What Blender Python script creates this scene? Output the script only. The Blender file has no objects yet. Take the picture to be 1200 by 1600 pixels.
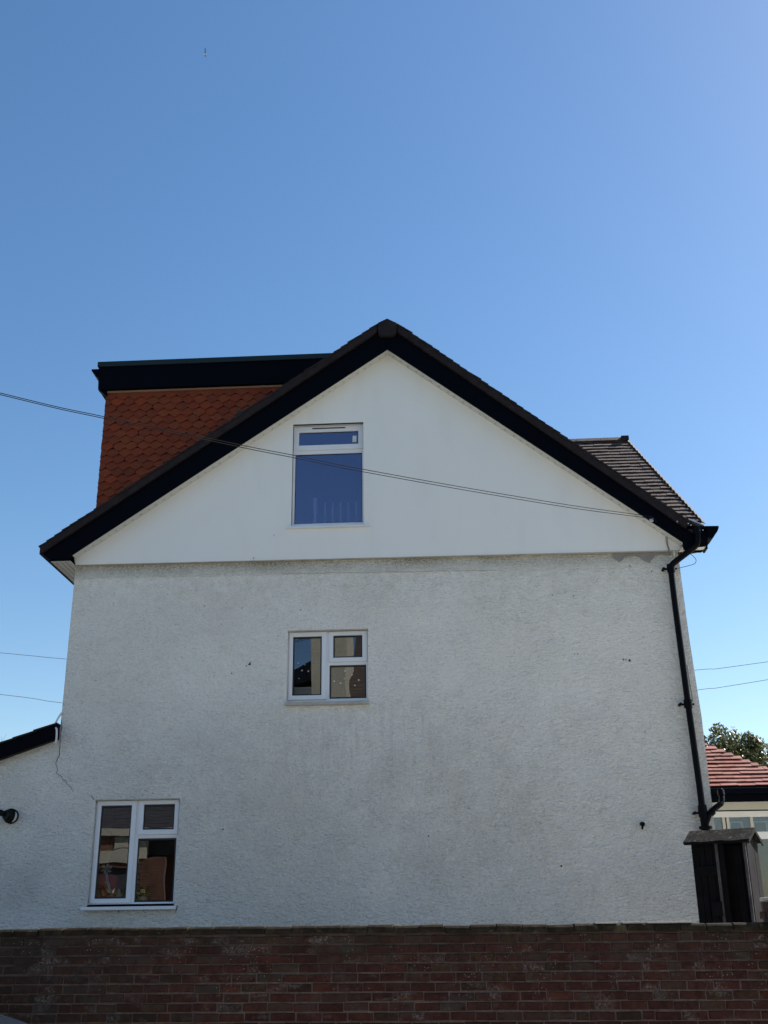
import bpy, bmesh, math, random
from mathutils import Vector, Matrix, noise
random.seed(7)
R = math.radians
SC = bpy.context.scene
COL = SC.collection

# ---------------------------------------------------------------- camera
def make_camera():
    th, ps, ro = R(21.0), R(3.0), R(0.7)
    fwd = Vector((-math.sin(ps)*math.cos(th), math.cos(ps)*math.cos(th), math.sin(th)))
    r0 = Vector((math.cos(ps), math.sin(ps), 0)); u0 = r0.cross(fwd)
    r = r0*math.cos(ro) - u0*math.sin(ro); u = r0*math.sin(ro) + u0*math.cos(ro)
    cam = bpy.data.cameras.new('camera'); o = bpy.data.objects.new('camera', cam)
    m = Matrix((( r.x, u.x, -fwd.x, 0), (r.y, u.y, -fwd.y, 0), (r.z, u.z, -fwd.z, 1.6), (0, 0, 0, 1)))
    o.matrix_world = m
    cam.sensor_fit = 'VERTICAL'; cam.sensor_height = 36; cam.sensor_width = 27; cam.lens = 38.25
    cam.clip_start = .1; cam.clip_end = 3000
    COL.objects.link(o); SC.camera = o
make_camera()

# ---------------------------------------------------------------- sky, sun, exposure
SUN_EL, SUN_AZ = 41.0, 59.0          # azimuth from +y towards +x
w = bpy.data.worlds.new('World'); SC.world = w; w.use_nodes = True
nt = w.node_tree; nt.nodes.clear()
sky = nt.nodes.new('ShaderNodeTexSky'); sky.sky_type = 'NISHITA'; sky.sun_disc = False
sky.sun_elevation = R(SUN_EL); sky.sun_rotation = R(SUN_AZ)
sky.altitude = 0; sky.air_density = 1.05; sky.dust_density = 0.45; sky.ozone_density = 0.55
bg = nt.nodes.new('ShaderNodeBackground'); bg.inputs['Strength'].default_value = 0.074
wo = nt.nodes.new('ShaderNodeOutputWorld')
hs = nt.nodes.new('ShaderNodeHueSaturation'); hs.inputs['Saturation'].default_value = 1.26
nt.links.new(sky.outputs[0], hs.inputs['Color']); nt.links.new(hs.outputs[0], bg.inputs[0]); nt.links.new(bg.outputs[0], wo.inputs[0])
sl = bpy.data.lights.new('sun', 'SUN'); sl.energy = 5.0; sl.angle = R(.53); sl.color = (1, .955, .89)
so = bpy.data.objects.new('sun', sl); COL.objects.link(so)
sd = Vector((math.cos(R(SUN_EL))*math.sin(R(SUN_AZ)), math.cos(R(SUN_EL))*math.cos(R(SUN_AZ)), math.sin(R(SUN_EL))))
so.rotation_euler = sd.to_track_quat('Z', 'Y').to_euler(); so.location = (20, 30, 40)
SC.view_settings.view_transform = 'Standard'; SC.view_settings.look = 'None'
SC.view_settings.exposure = 1.13; SC.view_settings.gamma = 1.0; SC.view_settings.use_curve_mapping = False
SC.render.engine = 'CYCLES'

# ---------------------------------------------------------------- materials
class NT:
    def __init__(s, name):
        s.m = bpy.data.materials.new(name); s.m.use_nodes = True
        s.t = s.m.node_tree; s.n = s.t.nodes; s.b = s.n['Principled BSDF']
        g = s.n.new('ShaderNodeNewGeometry'); s.pos = g.outputs['Position']
        oi = s.n.new('ShaderNodeObjectInfo'); s.rnd = oi.outputs['Random']
    def l(s, a, b): s.t.links.new(a, b)
    def mp(s, scale, off=(0, 0, 0), src=None):
        q = s.n.new('ShaderNodeMapping'); q.inputs['Scale'].default_value = scale
        q.inputs['Location'].default_value = off; s.l(src or s.pos, q.inputs['Vector']); return q.outputs[0]
    def noise(s, scale, detail=4, rough=.55, src=None, dist=0):
        q = s.n.new('ShaderNodeTexNoise'); q.inputs['Scale'].default_value = scale
        q.inputs['Detail'].default_value = detail; q.inputs['Roughness'].default_value = rough
        q.inputs['Distortion'].default_value = dist
        s.l(src or s.pos, q.inputs['Vector']); return q.outputs['Fac']
    def vor(s, scale, src=None, feat='F1'):
        q = s.n.new('ShaderNodeTexVoronoi'); q.feature = feat; q.inputs['Scale'].default_value = scale
        s.l(src or s.pos, q.inputs['Vector']); return q.outputs['Distance']
    def ramp(s, fac, stops, interp='LINEAR'):
        q = s.n.new('ShaderNodeValToRGB'); q.color_ramp.interpolation = interp
        e = q.color_ramp.elements
        while len(e) < len(stops): e.new(.5)
        for i, (p, c) in enumerate(stops):
            e[i].position = p
            e[i].color = (c, c, c, 1) if isinstance(c, (int, float)) else (*c, 1)
        s.l(fac, q.inputs[0]); return q.outputs[0]
    def mix(s, fac, a, b, mode='MIX'):
        q = s.n.new('ShaderNodeMix'); q.data_type = 'RGBA'; q.blend_type = mode
        for v, i in ((fac, 0), (a, 6), (b, 7)):
            if isinstance(v, (int, float)): q.inputs[i].default_value = v if i == 0 else (v, v, v, 1)
            elif isinstance(v, tuple): q.inputs[i].default_value = (*v, 1)
            else: s.l(v, q.inputs[i])
        return q.outputs[2]
    def math(s, op, a, b=0.0, c=None):
        q = s.n.new('ShaderNodeMath'); q.operation = op
        for i, v in enumerate((a, b) if c is None else (a, b, c)):
            if isinstance(v, (int, float)): q.inputs[i].default_value = v
            else: s.l(v, q.inputs[i])
        return q.outputs[0]
    def sep(s, src=None):
        q = s.n.new('ShaderNodeSeparateXYZ'); s.l(src or s.pos, q.inputs[0]); return q.outputs
    def band(s, v, lo, hi, soft):   # 1 between lo and hi
        a = s.n.new('ShaderNodeMapRange'); a.inputs[1].default_value = lo-soft; a.inputs[2].default_value = lo+soft
        b = s.n.new('ShaderNodeMapRange'); b.inputs[1].default_value = hi-soft; b.inputs[2].default_value = hi+soft
        b.inputs[3].default_value = 1; b.inputs[4].default_value = 0
        s.l(v, a.inputs[0]); s.l(v, b.inputs[0]); return s.math('MULTIPLY', a.outputs[0], b.outputs[0])
    def bump(s, h, dist, strength=1.0, prev=None):
        q = s.n.new('ShaderNodeBump'); q.inputs['Distance'].default_value = dist
        q.inputs['Strength'].default_value = strength; s.l(h, q.inputs['Height'])
        if prev: s.l(prev, q.inputs['Normal'])
        return q.outputs[0]
    def out(s, col=None, rough=None, normal=None, metal=None, spec=None):
        def st(name, v):
            if v is None: return
            if isinstance(v, (int, float)): s.b.inputs[name].default_value = v
            elif isinstance(v, tuple): s.b.inputs[name].default_value = (*v, 1)
            else: s.l(v, s.b.inputs[name])
        st('Base Color', col); st('Roughness', rough); st('Normal', normal); st('Metallic', metal); st('Specular IOR Level', spec)
        return s.m

def simple(name, col, rough=.6, var=.15, vs=2.0, bump=0, bs=60, metal=0, rnd=0.0, spec=.5, fine=0.0):
    k = NT(name)
    lo = tuple(c*(1-var) for c in col); hi = tuple(min(1, c*(1+var)) for c in col)
    c = k.ramp(k.noise(vs, 5, .6), [(.3, lo), (.7, hi)])
    if rnd:
        f = k.ramp(k.rnd, [(0, 1-rnd), (1, 1+rnd)]); c = k.mix(1.0, c, f, 'MULTIPLY')
    if fine:
        f = k.ramp(k.noise(90, 3, .7), [(.35, 1-fine), (.65, 1+fine*.4)]); c = k.mix(1.0, c, f, 'MULTIPLY')
    nrm = k.bump(k.noise(bs, 4, .6), bump) if bump else None
    return k.out(c, rough, nrm, metal, spec)

def render_wall():
    k = NT('pebbledash_render')
    x, y, z = k.sep()
    base = (.66, .645, .615)
    big = k.noise(.55, 5, .6, k.mp((1, 1, .8), (3, 0, 1)))
    med = k.noise(2.2, 6, .65, k.mp((1, 1, 1.3), (7, 0, 4)))
    c = k.ramp(big, [(.32, (.86, .81, .735)), (.5, (.90, .86, .795)), (.68, (.92, .885, .83))])
    grain = k.ramp(k.noise(34, 5, .72, k.mp((.7, 1, 1.7), (17, 3, 3)), dist=.4), [(.40, .12), (.56, 1.0)])
    # warm dirt stains in the middle and lower right of the wall
    g1 = k.math('MULTIPLY', k.band(x, -1.3, 1.6, .9), k.band(z, 2.5, 3.9, .45))
    g1 = k.math('MULTIPLY', g1, k.ramp(k.noise(1.6, 6, .7), [(.42, 0.0), (.62, 1.0)]))
    c = k.mix(k.math('MULTIPLY', k.math('MULTIPLY', g1, grain), .62), c, (.56, .52, .42))
    g2 = k.math('MULTIPLY', k.band(x, -4.2, -1.6, .5), k.band(z, 3.2, 4.3, .35))
    g2 = k.math('MULTIPLY', g2, k.ramp(med, [(.42, 0.0), (.68, 1.0)]))
    c = k.mix(k.math('MULTIPLY', k.math('MULTIPLY', g2, grain), .5), c, (.56, .515, .50))
    # runs below the sills and a greyer, darker tone at the foot of the wall
    g3 = k.math('MULTIPLY', k.band(z, 0, 2.25, .55), k.ramp(k.noise(1.3, 6, .7, k.mp((1, 1, 1), (2, 5, 2))), [(.28, 0.25), (.7, 1.0)]))
    c = k.mix(k.math('MULTIPLY', k.math('MULTIPLY', g3, grain), .3), c, (.58, .57, .55))
    run = k.noise(5, 4, .6, k.mp((3.2, 1, .28)))
    g4 = k.math('MULTIPLY', k.band(x, -2.4, -.1, .35), k.band(z, 3.5, 4.5, .25))
    g4 = k.math('MULTIPLY', g4, k.ramp(run, [(.46, 0.0), (.66, 1.0)]))
    c = k.mix(k.math('MULTIPLY', g4, .22), c, (.45, .43, .36))
    # older rough strip right under the smooth gable
    zt = k.math('ADD', z, k.math('MULTIPLY', x, .012))
    wob = k.math('ADD', zt, k.math('MULTIPLY', k.noise(3, 3, .5), .05))
    strip = k.band(wob, 6.432, 6.9, .006)
    grime = k.ramp(k.noise(30, 6, .8, k.mp((1, 1, 1.3))), [(.42, (.14, .11, .065)), (.51, (.46, .41, .31)), (.59, (.70, .66, .58))])
    edge = k.math('MULTIPLY', k.band(z, 6.52, 6.9, .09), k.ramp(k.noise(1.7, 5, .7), [(.3, .35), (.6, 1.0)]))
    c = k.mix(k.math('MULTIPLY', k.math('ADD', k.math('MULTIPLY', strip, .02), k.math('MULTIPLY', edge, .95)), 1.0), c, grime)
    # upper grime fading down from the strip
    g5 = k.math('MULTIPLY', k.band(z, 6.0, 6.9, .25), k.ramp(k.noise(7, 6, .75), [(.45, 0.0), (.7, 1.0)]))
    c = k.mix(k.math('MULTIPLY', g5, .4), c, (.50, .47, .38))
    g6 = k.math('MULTIPLY', k.band(x, -7.5, -5.35, .12), k.band(z, 1.9, 2.48, .09))
    g6 = k.math('MULTIPLY', g6, k.ramp(k.noise(2.2, 5, .6, k.mp((1, 1, 1), (9, 0, 2))), [(.3, .4), (.6, 1.0)]))
    c = k.mix(k.math('MULTIPLY', g6, .34), c, (.50, .475, .465))
    blot = k.noise(4.2, 7, .78, k.mp((1, 1, 1.15), (21, 3, 5)), dist=.4)
    zone = k.ramp(k.noise(.75, 3, .55, k.mp((1, 1, 1.2), (6, 8, 1))), [(.38, .15), (.60, 1.0)])
    g7 = k.math('MULTIPLY', k.ramp(blot, [(.50, 0.0), (.66, 1.0)]), zone)
    c = k.mix(k.math('MULTIPLY', k.math('MULTIPLY', g7, grain), .34), c, (.54, .50, .41))
    g8 = k.math('MULTIPLY', k.ramp(k.noise(3.1, 6, .75, k.mp((1, 1, 1), (31, 3, 9))), [(.52, 0.0), (.68, 1.0)]), k.band(z, 2.2, 5.0, .6))
    c = k.mix(k.math('MULTIPLY', k.math('MULTIPLY', g8, grain), .34), c, (.60, .50, .48))
    strk = k.math('MULTIPLY', k.ramp(k.noise(19, 5, .75, k.mp((.55, 1, 2.2), (2, 7, 7))), [(.56, 0.0), (.66, 1.0)]), zone)
    c = k.mix(k.math('MULTIPLY', strk, .5), c, (.42, .39, .33))
    # tiny dark pits
    pit = k.vor(34, k.mp((1, 1, 1.6)))
    pm = k.math('MULTIPLY', k.ramp(pit, [(.0, 1.0), (.16, 0.0)]), k.ramp(k.noise(2.4, 5, .7, k.mp((1, 1, 1), (11, 0, 0))), [(.46, 0.0), (.62, 1.0)]))
    c = k.mix(k.math('MULTIPLY', pm, .75), c, (.25, .24, .21))
    # relief: thrown render, flattened and dragged sideways, coarser at the foot
    n1 = k.noise(30, 5, .62, k.mp((1, 1, 1.9)), dist=.6)
    n2 = k.vor(26, k.mp((.8, 1, 1.7), (1, 2, 3)), 'SMOOTH_F1')
    n3 = k.noise(11, 4, .6, k.mp((1, 1, 2.0), (5, 2, 3)), dist=.8)
    low = k.band(z, -1, 3.6, 1.2)
    h = k.math('ADD', k.math('MULTIPLY', n1, .8), k.math('MULTIPLY', n2, .55))
    h = k.math('ADD', h, k.math('MULTIPLY', n3, .8))
    amt = k.math('ADD', k.math('MULTIPLY', low, .38), .42)
    amt = k.math('ADD', amt, k.math('MULTIPLY', strip, .15))
    amt = k.math('MULTIPLY', amt, k.ramp(k.noise(1.1, 4, .6, k.mp((1, 1, 1.3), (14, 6, 2))), [(.35, .88), (.65, 1.15)]))
    h = k.math('MULTIPLY', h, amt)
    n4 = k.noise(46, 4, .7, k.mp((.75, 1, 1.8), (9, 2, 3)), dist=.5)
    cav_shade = k.mix(1.0, k.ramp(n1, [(.35, .55), (.42, 1.0)]), k.ramp(n4, [(.35, .6), (.41, 1.0), (.60, 1.0), (.70, 1.08)]), 'MULTIPLY')  # shade in the hollows of the relief, painted into the colour
    c = k.mix(.62, c, k.mix(1.0, c, cav_shade, 'MULTIPLY'))
    return k.out(c, .92, k.bump(h, .075, 1.0), 0, .25)

def gable_panel_mat():
    k = NT('smooth_gable_render')
    c = k.ramp(k.noise(.8, 4, .5, k.mp((1, 1, .7))), [(.3, (.80, .79, .77)), (.7, (.83, .82, .80))])
    st = k.ramp(k.noise(2.2, 5, .6, k.mp((1.6, 1, .35), (4, 4, 4))), [(.52, 0.0), (.85, .22)])
    c = k.mix(st, c, (.60, .59, .56))
    return k.out(c, .85, k.bump(k.noise(70, 4, .6), .0012), 0, .3)

def brick_mat():
    k = NT('old_red_brick')
    hue = k.ramp(k.rnd, [(0, (.044, .014, .010)), (.25, (.062, .019, .013)), (.45, (.050, .018, .013)), (.6, (.072, .023, .015)), (.75, (.054, .028, .014)), (.88, (.036, .018, .013)), (1, (.080, .026, .016))])
    x, y, z = k.sep()
    c = k.mix(1.0, hue, k.ramp(k.noise(18, 5, .7), [(.3, .42), (.7, 1.2)]), 'MULTIPLY')
    # dark algae towards the left end
    al = k.math('MULTIPLY', k.band(x, -9, -3.0, .8), k.ramp(k.noise(2.5, 5, .6), [(.3, .3), (.6, 1.0)]))
    c = k.mix(k.math('MULTIPLY', al, .6), c, (.026, .026, .017))
    top = k.math('MULTIPLY', k.band(z, 1.42, 1.9, .12), k.ramp(k.noise(4, 5, .65), [(.35, 0.0), (.62, 1.0)]))
    c = k.mix(k.math('MULTIPLY', top, .55), c, (.028, .024, .017))
    # pale smears of mortar and lichen
    sm = k.math('MULTIPLY', k.ramp(k.noise(3.4, 3, .6, k.mp((1, 1, 1.6), (3, 9, 1))), [(.50, 0.0), (.62, 1.0)]), k.ramp(k.noise(44, 5, .85), [(.46, 0.0), (.60, 1.0)]))
    pick = k.ramp(k.math('FRACT', k.math('MULTIPLY', k.rnd, 23.7)), [(.45, .12), (.62, 1.0)])
    pick2 = k.ramp(k.math('FRACT', k.math('MULTIPLY', k.rnd, 61.3)), [(.62, 0.0), (.7, 1.0)])
    sm = k.math('MULTIPLY', sm, pick)
    c = k.mix(k.math('MULTIPLY', sm, .85), c, (.17, .15, .132))
    gr = k.ramp(k.noise(5.2, 4, .6, k.mp((1, 1, 1.4), (13, 2, 7))), [(.44, 0.0), (.58, .5)])
    gr = k.math('MULTIPLY', gr, pick2)
    c = k.mix(gr, c, (.050, .044, .036))
    sp = k.ramp(k.vor(42), [(.09, 1.0), (.18, 0.0)])
    sp = k.math('MULTIPLY', sp, k.ramp(k.noise(3.0, 4, .65, k.mp((1, 1, 1.2), (1, 4, 6))), [(.50, 0.0), (.60, 1.0)]))
    sp = k.math('MULTIPLY', sp, k.band(z, 1.0, 1.62, .12))
    c = k.mix(sp, c, (.42, .40, .35))
    return k.out(c, .9, k.bump(k.noise(70, 5, .7), .004, 1, k.bump(k.noise(16, 3, .6), .006)), 0, .25)

def coping_mat():
    k = NT('shaded_coping_brick')  # coping kept dark in its colour, in place of the house's shade
    c = k.ramp(k.noise(9, 6, .7), [(.3, (.012, .010, .007)), (.5, (.026, .019, .013)), (.68, (.050, .042, .027))])
    c = k.mix(k.ramp(k.noise(6, 4, .7, k.mp((1, 1, 1), (2, 2, 8))), [(.6, 0.0), (.72, .8)]), c, (.10, .085, .05))
    return k.out(c, .95, k.bump(k.noise(60, 5, .7), .005), 0, .15)

def felt_mat():
    k = NT('streaked_roofing_felt')
    tc = k.n.new('ShaderNodeTexCoord').outputs['Object']
    a = k.noise(11, 6, .75, k.mp((1.2, .8, .8), (1, 2, 3), tc), dist=1.2); b = k.noise(5, 3, .6, k.mp((1, 1, 1), (4, 1, 1), tc))
    c = k.ramp(a, [(.42, (.006, .0055, .005)), (.55, (.028, .025, .022)), (.66, (.13, .12, .105))])
    c = k.mix(k.ramp(b, [(.35, .9), (.6, 0.0)]), c, (.007, .006, .006))
    return k.out(c, .95, k.bump(k.noise(45, 4, .7, src=tc), .01), 0, .08)

def mortar_mat():
    k = NT('weathered_mortar')
    c = k.ramp(k.noise(14, 6, .7), [(.3, (.075, .052, .046)), (.55, (.13, .096, .085)), (.75, (.20, .16, .14))])
    x, y, z = k.sep()
    top = k.math('MULTIPLY', k.band(z, 1.25, 1.9, .15), k.ramp(k.noise(3, 5, .6), [(.3, .2), (.6, 1.0)]))
    c = k.mix(k.math('MULTIPLY', top, .7), c, (.035, .027, .023))
    return k.out(c, .95, k.bump(k.noise(90, 4, .7), .004), 0, .2)

def hung_tile_mat():
    k = NT('red_clay_hanging_tile')
    hue = k.ramp(k.rnd, [(0, (.155, .028, .010)), (.3, (.19, .034, .011)), (.5, (.165, .038, .014)), (.7, (.205, .042, .013)), (.85, (.14, .028, .012)), (1, (.225, .038, .010))])
    c = k.mix(1.0, hue, k.ramp(k.noise(25, 5, .65), [(.3, .75), (.7, 1.2)]), 'MULTIPLY')
    return k.out(c, .8, k.bump(k.noise(120, 4, .6), .0015), 0, .3)

def roof_red_mat():
    k = NT('pinkish_red_plain_tile')
    hue = k.ramp(k.rnd, [(0, (.15, .040, .030)), (.3, (.175, .050, .038)), (.5, (.12, .036, .028)), (.7, (.185, .062, .048)), (.85, (.21, .068, .062)), (1, (.18, .075, .058))])
    c = k.mix(1.0, hue, k.ramp(k.noise(14, 6, .7), [(.3, .7), (.7, 1.25)]), 'MULTIPLY')
    c = k.mix(k.ramp(k.noise(5, 5, .7), [(.55, 0.0), (.72, .6)]), c, (.28, .19, .16))
    return k.out(c, .75, k.bump(k.noise(60, 4, .6), .003), 0, .35)

def glass_mat(name, tint, refl, gc=(.84, .88, 1)):
    k = NT(name); k.n.remove(k.b)
    tr = k.n.new('ShaderNodeBsdfTransparent'); tr.inputs[0].default_value = (*tint, 1)
    gl = k.n.new('ShaderNodeBsdfGlossy'); gl.inputs['Roughness'].default_value = .004
    gl.inputs['Color'].default_value = (*gc, 1)
    bn = k.n.new('ShaderNodeBump'); bn.inputs['Distance'].default_value = .0022; bn.inputs['Strength'].default_value = .5
    k.l(k.noise(2.2, 1, .4), bn.inputs['Height']); k.l(bn.outputs[0], gl.inputs['Normal'])
    fr = k.n.new('ShaderNodeFresnel'); fr.inputs[0].default_value = 1.5
    f = k.math('MULTIPLY_ADD', fr.outputs[0], refl, 0.03)
    mx = k.n.new('ShaderNodeMixShader'); k.l(f, mx.inputs[0]); k.l(tr.outputs[0], mx.inputs[1]); k.l(gl.outputs[0], mx.inputs[2])
    k.l(mx.outputs[0], k.n['Material Output'].inputs[0]); return k.m

def leaf_mat(name, a, b, c2, rough=.45):
    k = NT(name)
    v = k.noise(1.6, 3, .6); n = k.noise(23, 2, .5)
    c = k.ramp(n, [(.3, a), (.5, b), (.68, c2)])
    c = k.mix(1.0, c, k.ramp(v, [(.35, .6), (.65, 1.3)]), 'MULTIPLY')
    k.b.inputs['Subsurface Weight'].default_value = 0
    tl = k.n.new('ShaderNodeBsdfTranslucent'); k.l(c, tl.inputs[0])
    mx = k.n.new('ShaderNodeMixShader'); mx.inputs[0].default_value = .3
    k.out(c, rough, None, 0, .5)
    k.l(k.b.outputs[0], mx.inputs[1]); k.l(tl.outputs[0], mx.inputs[2]); k.l(mx.outputs[0], k.n['Material Output'].inputs[0])
    return k.m

M = {
 'render': render_wall(), 'gable': gable_panel_mat(), 'brick': brick_mat(), 'mortar': mortar_mat(), 'coping': coping_mat(),
 'hung': hung_tile_mat(), 'roofred': roof_red_mat(),
 'glass_loft': glass_mat('blue_coated_glass', (.70, .74, .9), 3.1, (.90, .84, 1)), 'glass': glass_mat('window_glass', (.8, .82, .82), 1.55),
 'black': simple('black_upvc', (.0006, .0014, .0042), .55, .2, 1.5, spec=.05), 'blackiron': simple('black_painted_pipe', (.0015, .0015, .0035), .5, .3, 9, .002, 40, spec=.1),
 'dormtrim': simple('dark_green_grey_edge_trim', (.012, .022, .027), .4, .1, spec=.2),
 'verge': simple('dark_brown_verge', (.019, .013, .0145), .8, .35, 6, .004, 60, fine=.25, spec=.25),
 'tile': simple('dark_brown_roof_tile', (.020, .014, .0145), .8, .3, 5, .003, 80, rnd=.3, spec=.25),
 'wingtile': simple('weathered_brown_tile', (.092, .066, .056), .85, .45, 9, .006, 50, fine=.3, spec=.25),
 'upvc': simple('white_upvc', (.74, .75, .78), .32, .03, 2), 'soffit': simple('cream_soffit', (.60, .585, .53), .5, .06, 2),
 'soffitgrey': simple('grey_beige_soffit', (.42, .41, .37), .6, .1, 2),
 'dark': simple('dark_gap', (.012, .011, .010), .9, .1), 'sill': simple('dirty_white_sill', (.40, .39, .365), .6, .18, 9, .001, 40),
 'gasket': simple('black_gasket', (.008, .008, .008), .5, .1), 'reveal': simple('beige_reveal_plaster', (.42, .39, .32), .9, .2, 5, .004, 40),
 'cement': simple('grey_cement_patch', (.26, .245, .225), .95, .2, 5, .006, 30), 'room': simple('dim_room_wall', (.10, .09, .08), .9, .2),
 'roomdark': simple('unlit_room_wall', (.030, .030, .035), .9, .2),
 'white': simple('white_paint', (.72, .71, .68), .6, .08), 'cream': simple('cream_paint', (.42, .385, .28), .7, .1, 1, .002, 60),
 'galv': simple('galvanised_edge', (.55, .56, .58), .35, .1, metal=.6), 'lead': simple('dull_lead_plate', (.05, .055, .08), .5, .3, 12),
 'timber': simple('black_stained_timber', (.004, .0035, .0045), .8, .5, 7, .004, 30, spec=.1), 'greytimber': simple('weathered_grey_timber', (.009, .008, .009), .9, .5, 7, .004, 30, spec=.1),
 'felt': felt_mat(), 'palegrain': simple('worn_pale_timber', (.06, .055, .056), .9, .5, 9, .004, 30, spec=.1),
 'asphalt': simple('asphalt', (.15, .14, .125), .9, .2, 2, .006, 150, fine=.3), 'paving': simple('concrete_paving', (.36, .335, .29), .9, .15, 3, .004, 80),
 'grass': simple('grass_ground', (.075, .095, .035), .95, .4, 3, .02, 30), 'earth': simple('garden_ground', (.42, .40, .35), .95, .3, 3, .01, 30),
 'car': simple('blue_grey_car_paint', (.012, .017, .026), .15, .03, spec=.08), 'rubber': simple('black_rubber', (.015, .015, .015), .8, .1),
 'chrome': simple('alloy', (.5, .5, .52), .3, .05, metal=.9), 'lampglass': simple('headlight_lens', (.5, .52, .55), .1, .05),
 'redcloth': simple('red_cloth', (.50, .015, .02), .8, .2, 8), 'whitecard': simple('white_card', (.62, .62, .60), .7, .05),
 'bark': simple('bark', (.09, .07, .055), .9, .3, 8, .01, 30), 'copper': simple('pinkish_batten', (.26, .15, .11), .7, .15),
 'cable': simple('black_cable', (.022, .018, .018), .8, .1, spec=.05), 'farcable': simple('grey_overhead_wire', (.09, .10, .12), .6, .1),
 'leaf': leaf_mat('glossy_evergreen_leaf', (.018, .032, .009), (.055, .072, .020), (.30, .29, .12), .3),  # palest tone puts sunlit leaf highlights into the colour
 'brownhouse': simple('brown_tile_hanging', (.06, .042, .030), .85, .3, 4, .004, 30), 'darkroof': simple('dark_slate_roof', (.045, .042, .045), .7, .3, 4, .004, 30),
 'redbrickfar': simple('red_brick_front', (.14, .062, .035), .9, .3, 4, .004, 30), 'lampblack': simple('black_lamp_body', (.005, .005, .0055), .5, .1, spec=.15),
 'bird': simple('pale_feather', (.8, .8, .8), .7, .05), 'stone': simple('pale_cap_stone', (.40, .36, .31), .9, .2, 6, .004, 50),
 'cladding': simple('off_white_frame', (.50, .48, .42), .6, .1),
}

# ---------------------------------------------------------------- helpers
ORG = {}
def empty(name, loc, label=None, cat=None, group=None, kind=None, rz=0):
    o = bpy.data.objects.new(name, None); COL.objects.link(o); o.location = loc; o.empty_display_size = .2
    o.rotation_euler = (0, 0, rz)
    ORG[o.name] = Vector(loc) if not rz else Vector((0, 0, 0))
    tag(o, label, cat, group, kind); return o
def tag(o, label=None, cat=None, group=None, kind=None):
    for k_, v in (('label', label), ('category', cat), ('group', group), ('kind', kind)):
        if v: o[k_] = v
    return o
class MB:
    def __init__(s): s.v = []; s.f = []; s.sm = []
    def add(s, vs, fs, smooth=False):
        b = len(s.v); s.v += [tuple(v) for v in vs]; s.f += [tuple(i+b for i in f) for f in fs]; s.sm += [smooth]*len(fs); return s
    def box(s, a, b):
        (x0, y0, z0), (x1, y1, z1) = a, b
        x0, x1 = sorted((x0, x1)); y0, y1 = sorted((y0, y1)); z0, z1 = sorted((z0, z1))
        v = [(x0,y0,z0),(x1,y0,z0),(x1,y1,z0),(x0,y1,z0),(x0,y0,z1),(x1,y0,z1),(x1,y1,z1),(x0,y1,z1)]
        return s.add(v, [(0,3,2,1),(4,5,6,7),(0,1,5,4),(1,2,6,5),(2,3,7,6),(3,0,4,7)])
    def prism_y(s, poly, y0, y1):     # poly in (x,z), counter-clockwise seen from -y
        n = len(poly)
        v = [(x, y0, z) for x, z in poly] + [(x, y1, z) for x, z in poly]
        return s.add(v, [tuple(range(n)), tuple(range(2*n-1, n-1, -1))] + [((i+1) % n, i, i+n, (i+1) % n+n) for i in range(n)])
    def prism(s, pts, d):             # polygon of 3d points swept by vector d
        n = len(pts); d = Vector(d)
        v = [Vector(p) for p in pts] + [Vector(p)+d for p in pts]
        return s.add(v, [tuple(range(n-1, -1, -1)), tuple(range(n, 2*n))] + [(i, (i+1) % n, (i+1) % n+n, i+n) for i in range(n)])
    def tube(s, pts, r, n=10, cap=True):
        pts = [Vector(p) for p in pts]; rs = r if isinstance(r, (list, tuple)) else [r]*len(pts)
        rings = []; up = Vector((0.13, .2, 1)).normalized()
        for i, p in enumerate(pts):
            t = ((pts[min(i+1, len(pts)-1)] - p).normalized() + (p - pts[max(i-1, 0)]).normalized())
            t = t.normalized() if t.length > 1e-6 else Vector((0, 0, 1))
            a = t.cross(up)
            if a.length < .05: a = t.cross(Vector((1, 0, 0)))
            a.normalize(); b = t.cross(a)
            rings.append([p + (a*math.cos(2*math.pi*j/n) + b*math.sin(2*math.pi*j/n))*rs[i] for j in range(n)])
        v = [q for rg in rings for q in rg]; f = []
        for i in range(len(pts)-1):
            for j in range(n): f.append((i*n+j, i*n+(j+1) % n, (i+1)*n+(j+1) % n, (i+1)*n+j))
        s.add(v, f, True)
        if cap: s.add(rings[0], [tuple(range(n-1, -1, -1))]); s.add(rings[-1], [tuple(range(n))])
        return s
    def mesh(s, name, off=Vector((0, 0, 0))):
        me = bpy.data.meshes.new(name)
        me.from_pydata([(v[0]-off[0], v[1]-off[1], v[2]-off[2]) for v in s.v], [], s.f)
        me.polygons.foreach_set('use_smooth', s.sm)
        bm = bmesh.new(); bm.from_mesh(me); bmesh.ops.recalc_face_normals(bm, faces=bm.faces); bm.to_mesh(me); bm.free()
        return me
    def build(s, name, m, parent=None, bevel=0, org=None, **kw):
        off = ORG[parent.name] if parent else (Vector(org) if org else Vector((0, 0, 0)))
        me = s.mesh(name, off); me.materials.append(M[m])
        o = bpy.data.objects.new(name, me); COL.objects.link(o)
        if parent: o.parent = parent; ORG[o.name] = off
        else: o.location = off; ORG[o.name] = off
        if bevel:
            q = o.modifiers.new('bevel', 'BEVEL'); q.width = bevel; q.segments = 2; q.limit_method = 'ANGLE'; q.angle_limit = R(40)
        tag(o, kw.get('label'), kw.get('cat'), kw.get('group'), kw.get('kind')); return o
def inst(name, me, loc, parent, scale=None, rot=None):
    o = bpy.data.objects.new(name, me); COL.objects.link(o); o.parent = parent
    o.location = Vector(loc) - ORG[parent.name]
    if scale: o.scale = scale
    if rot: o.rotation_euler = rot
    return o
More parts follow.
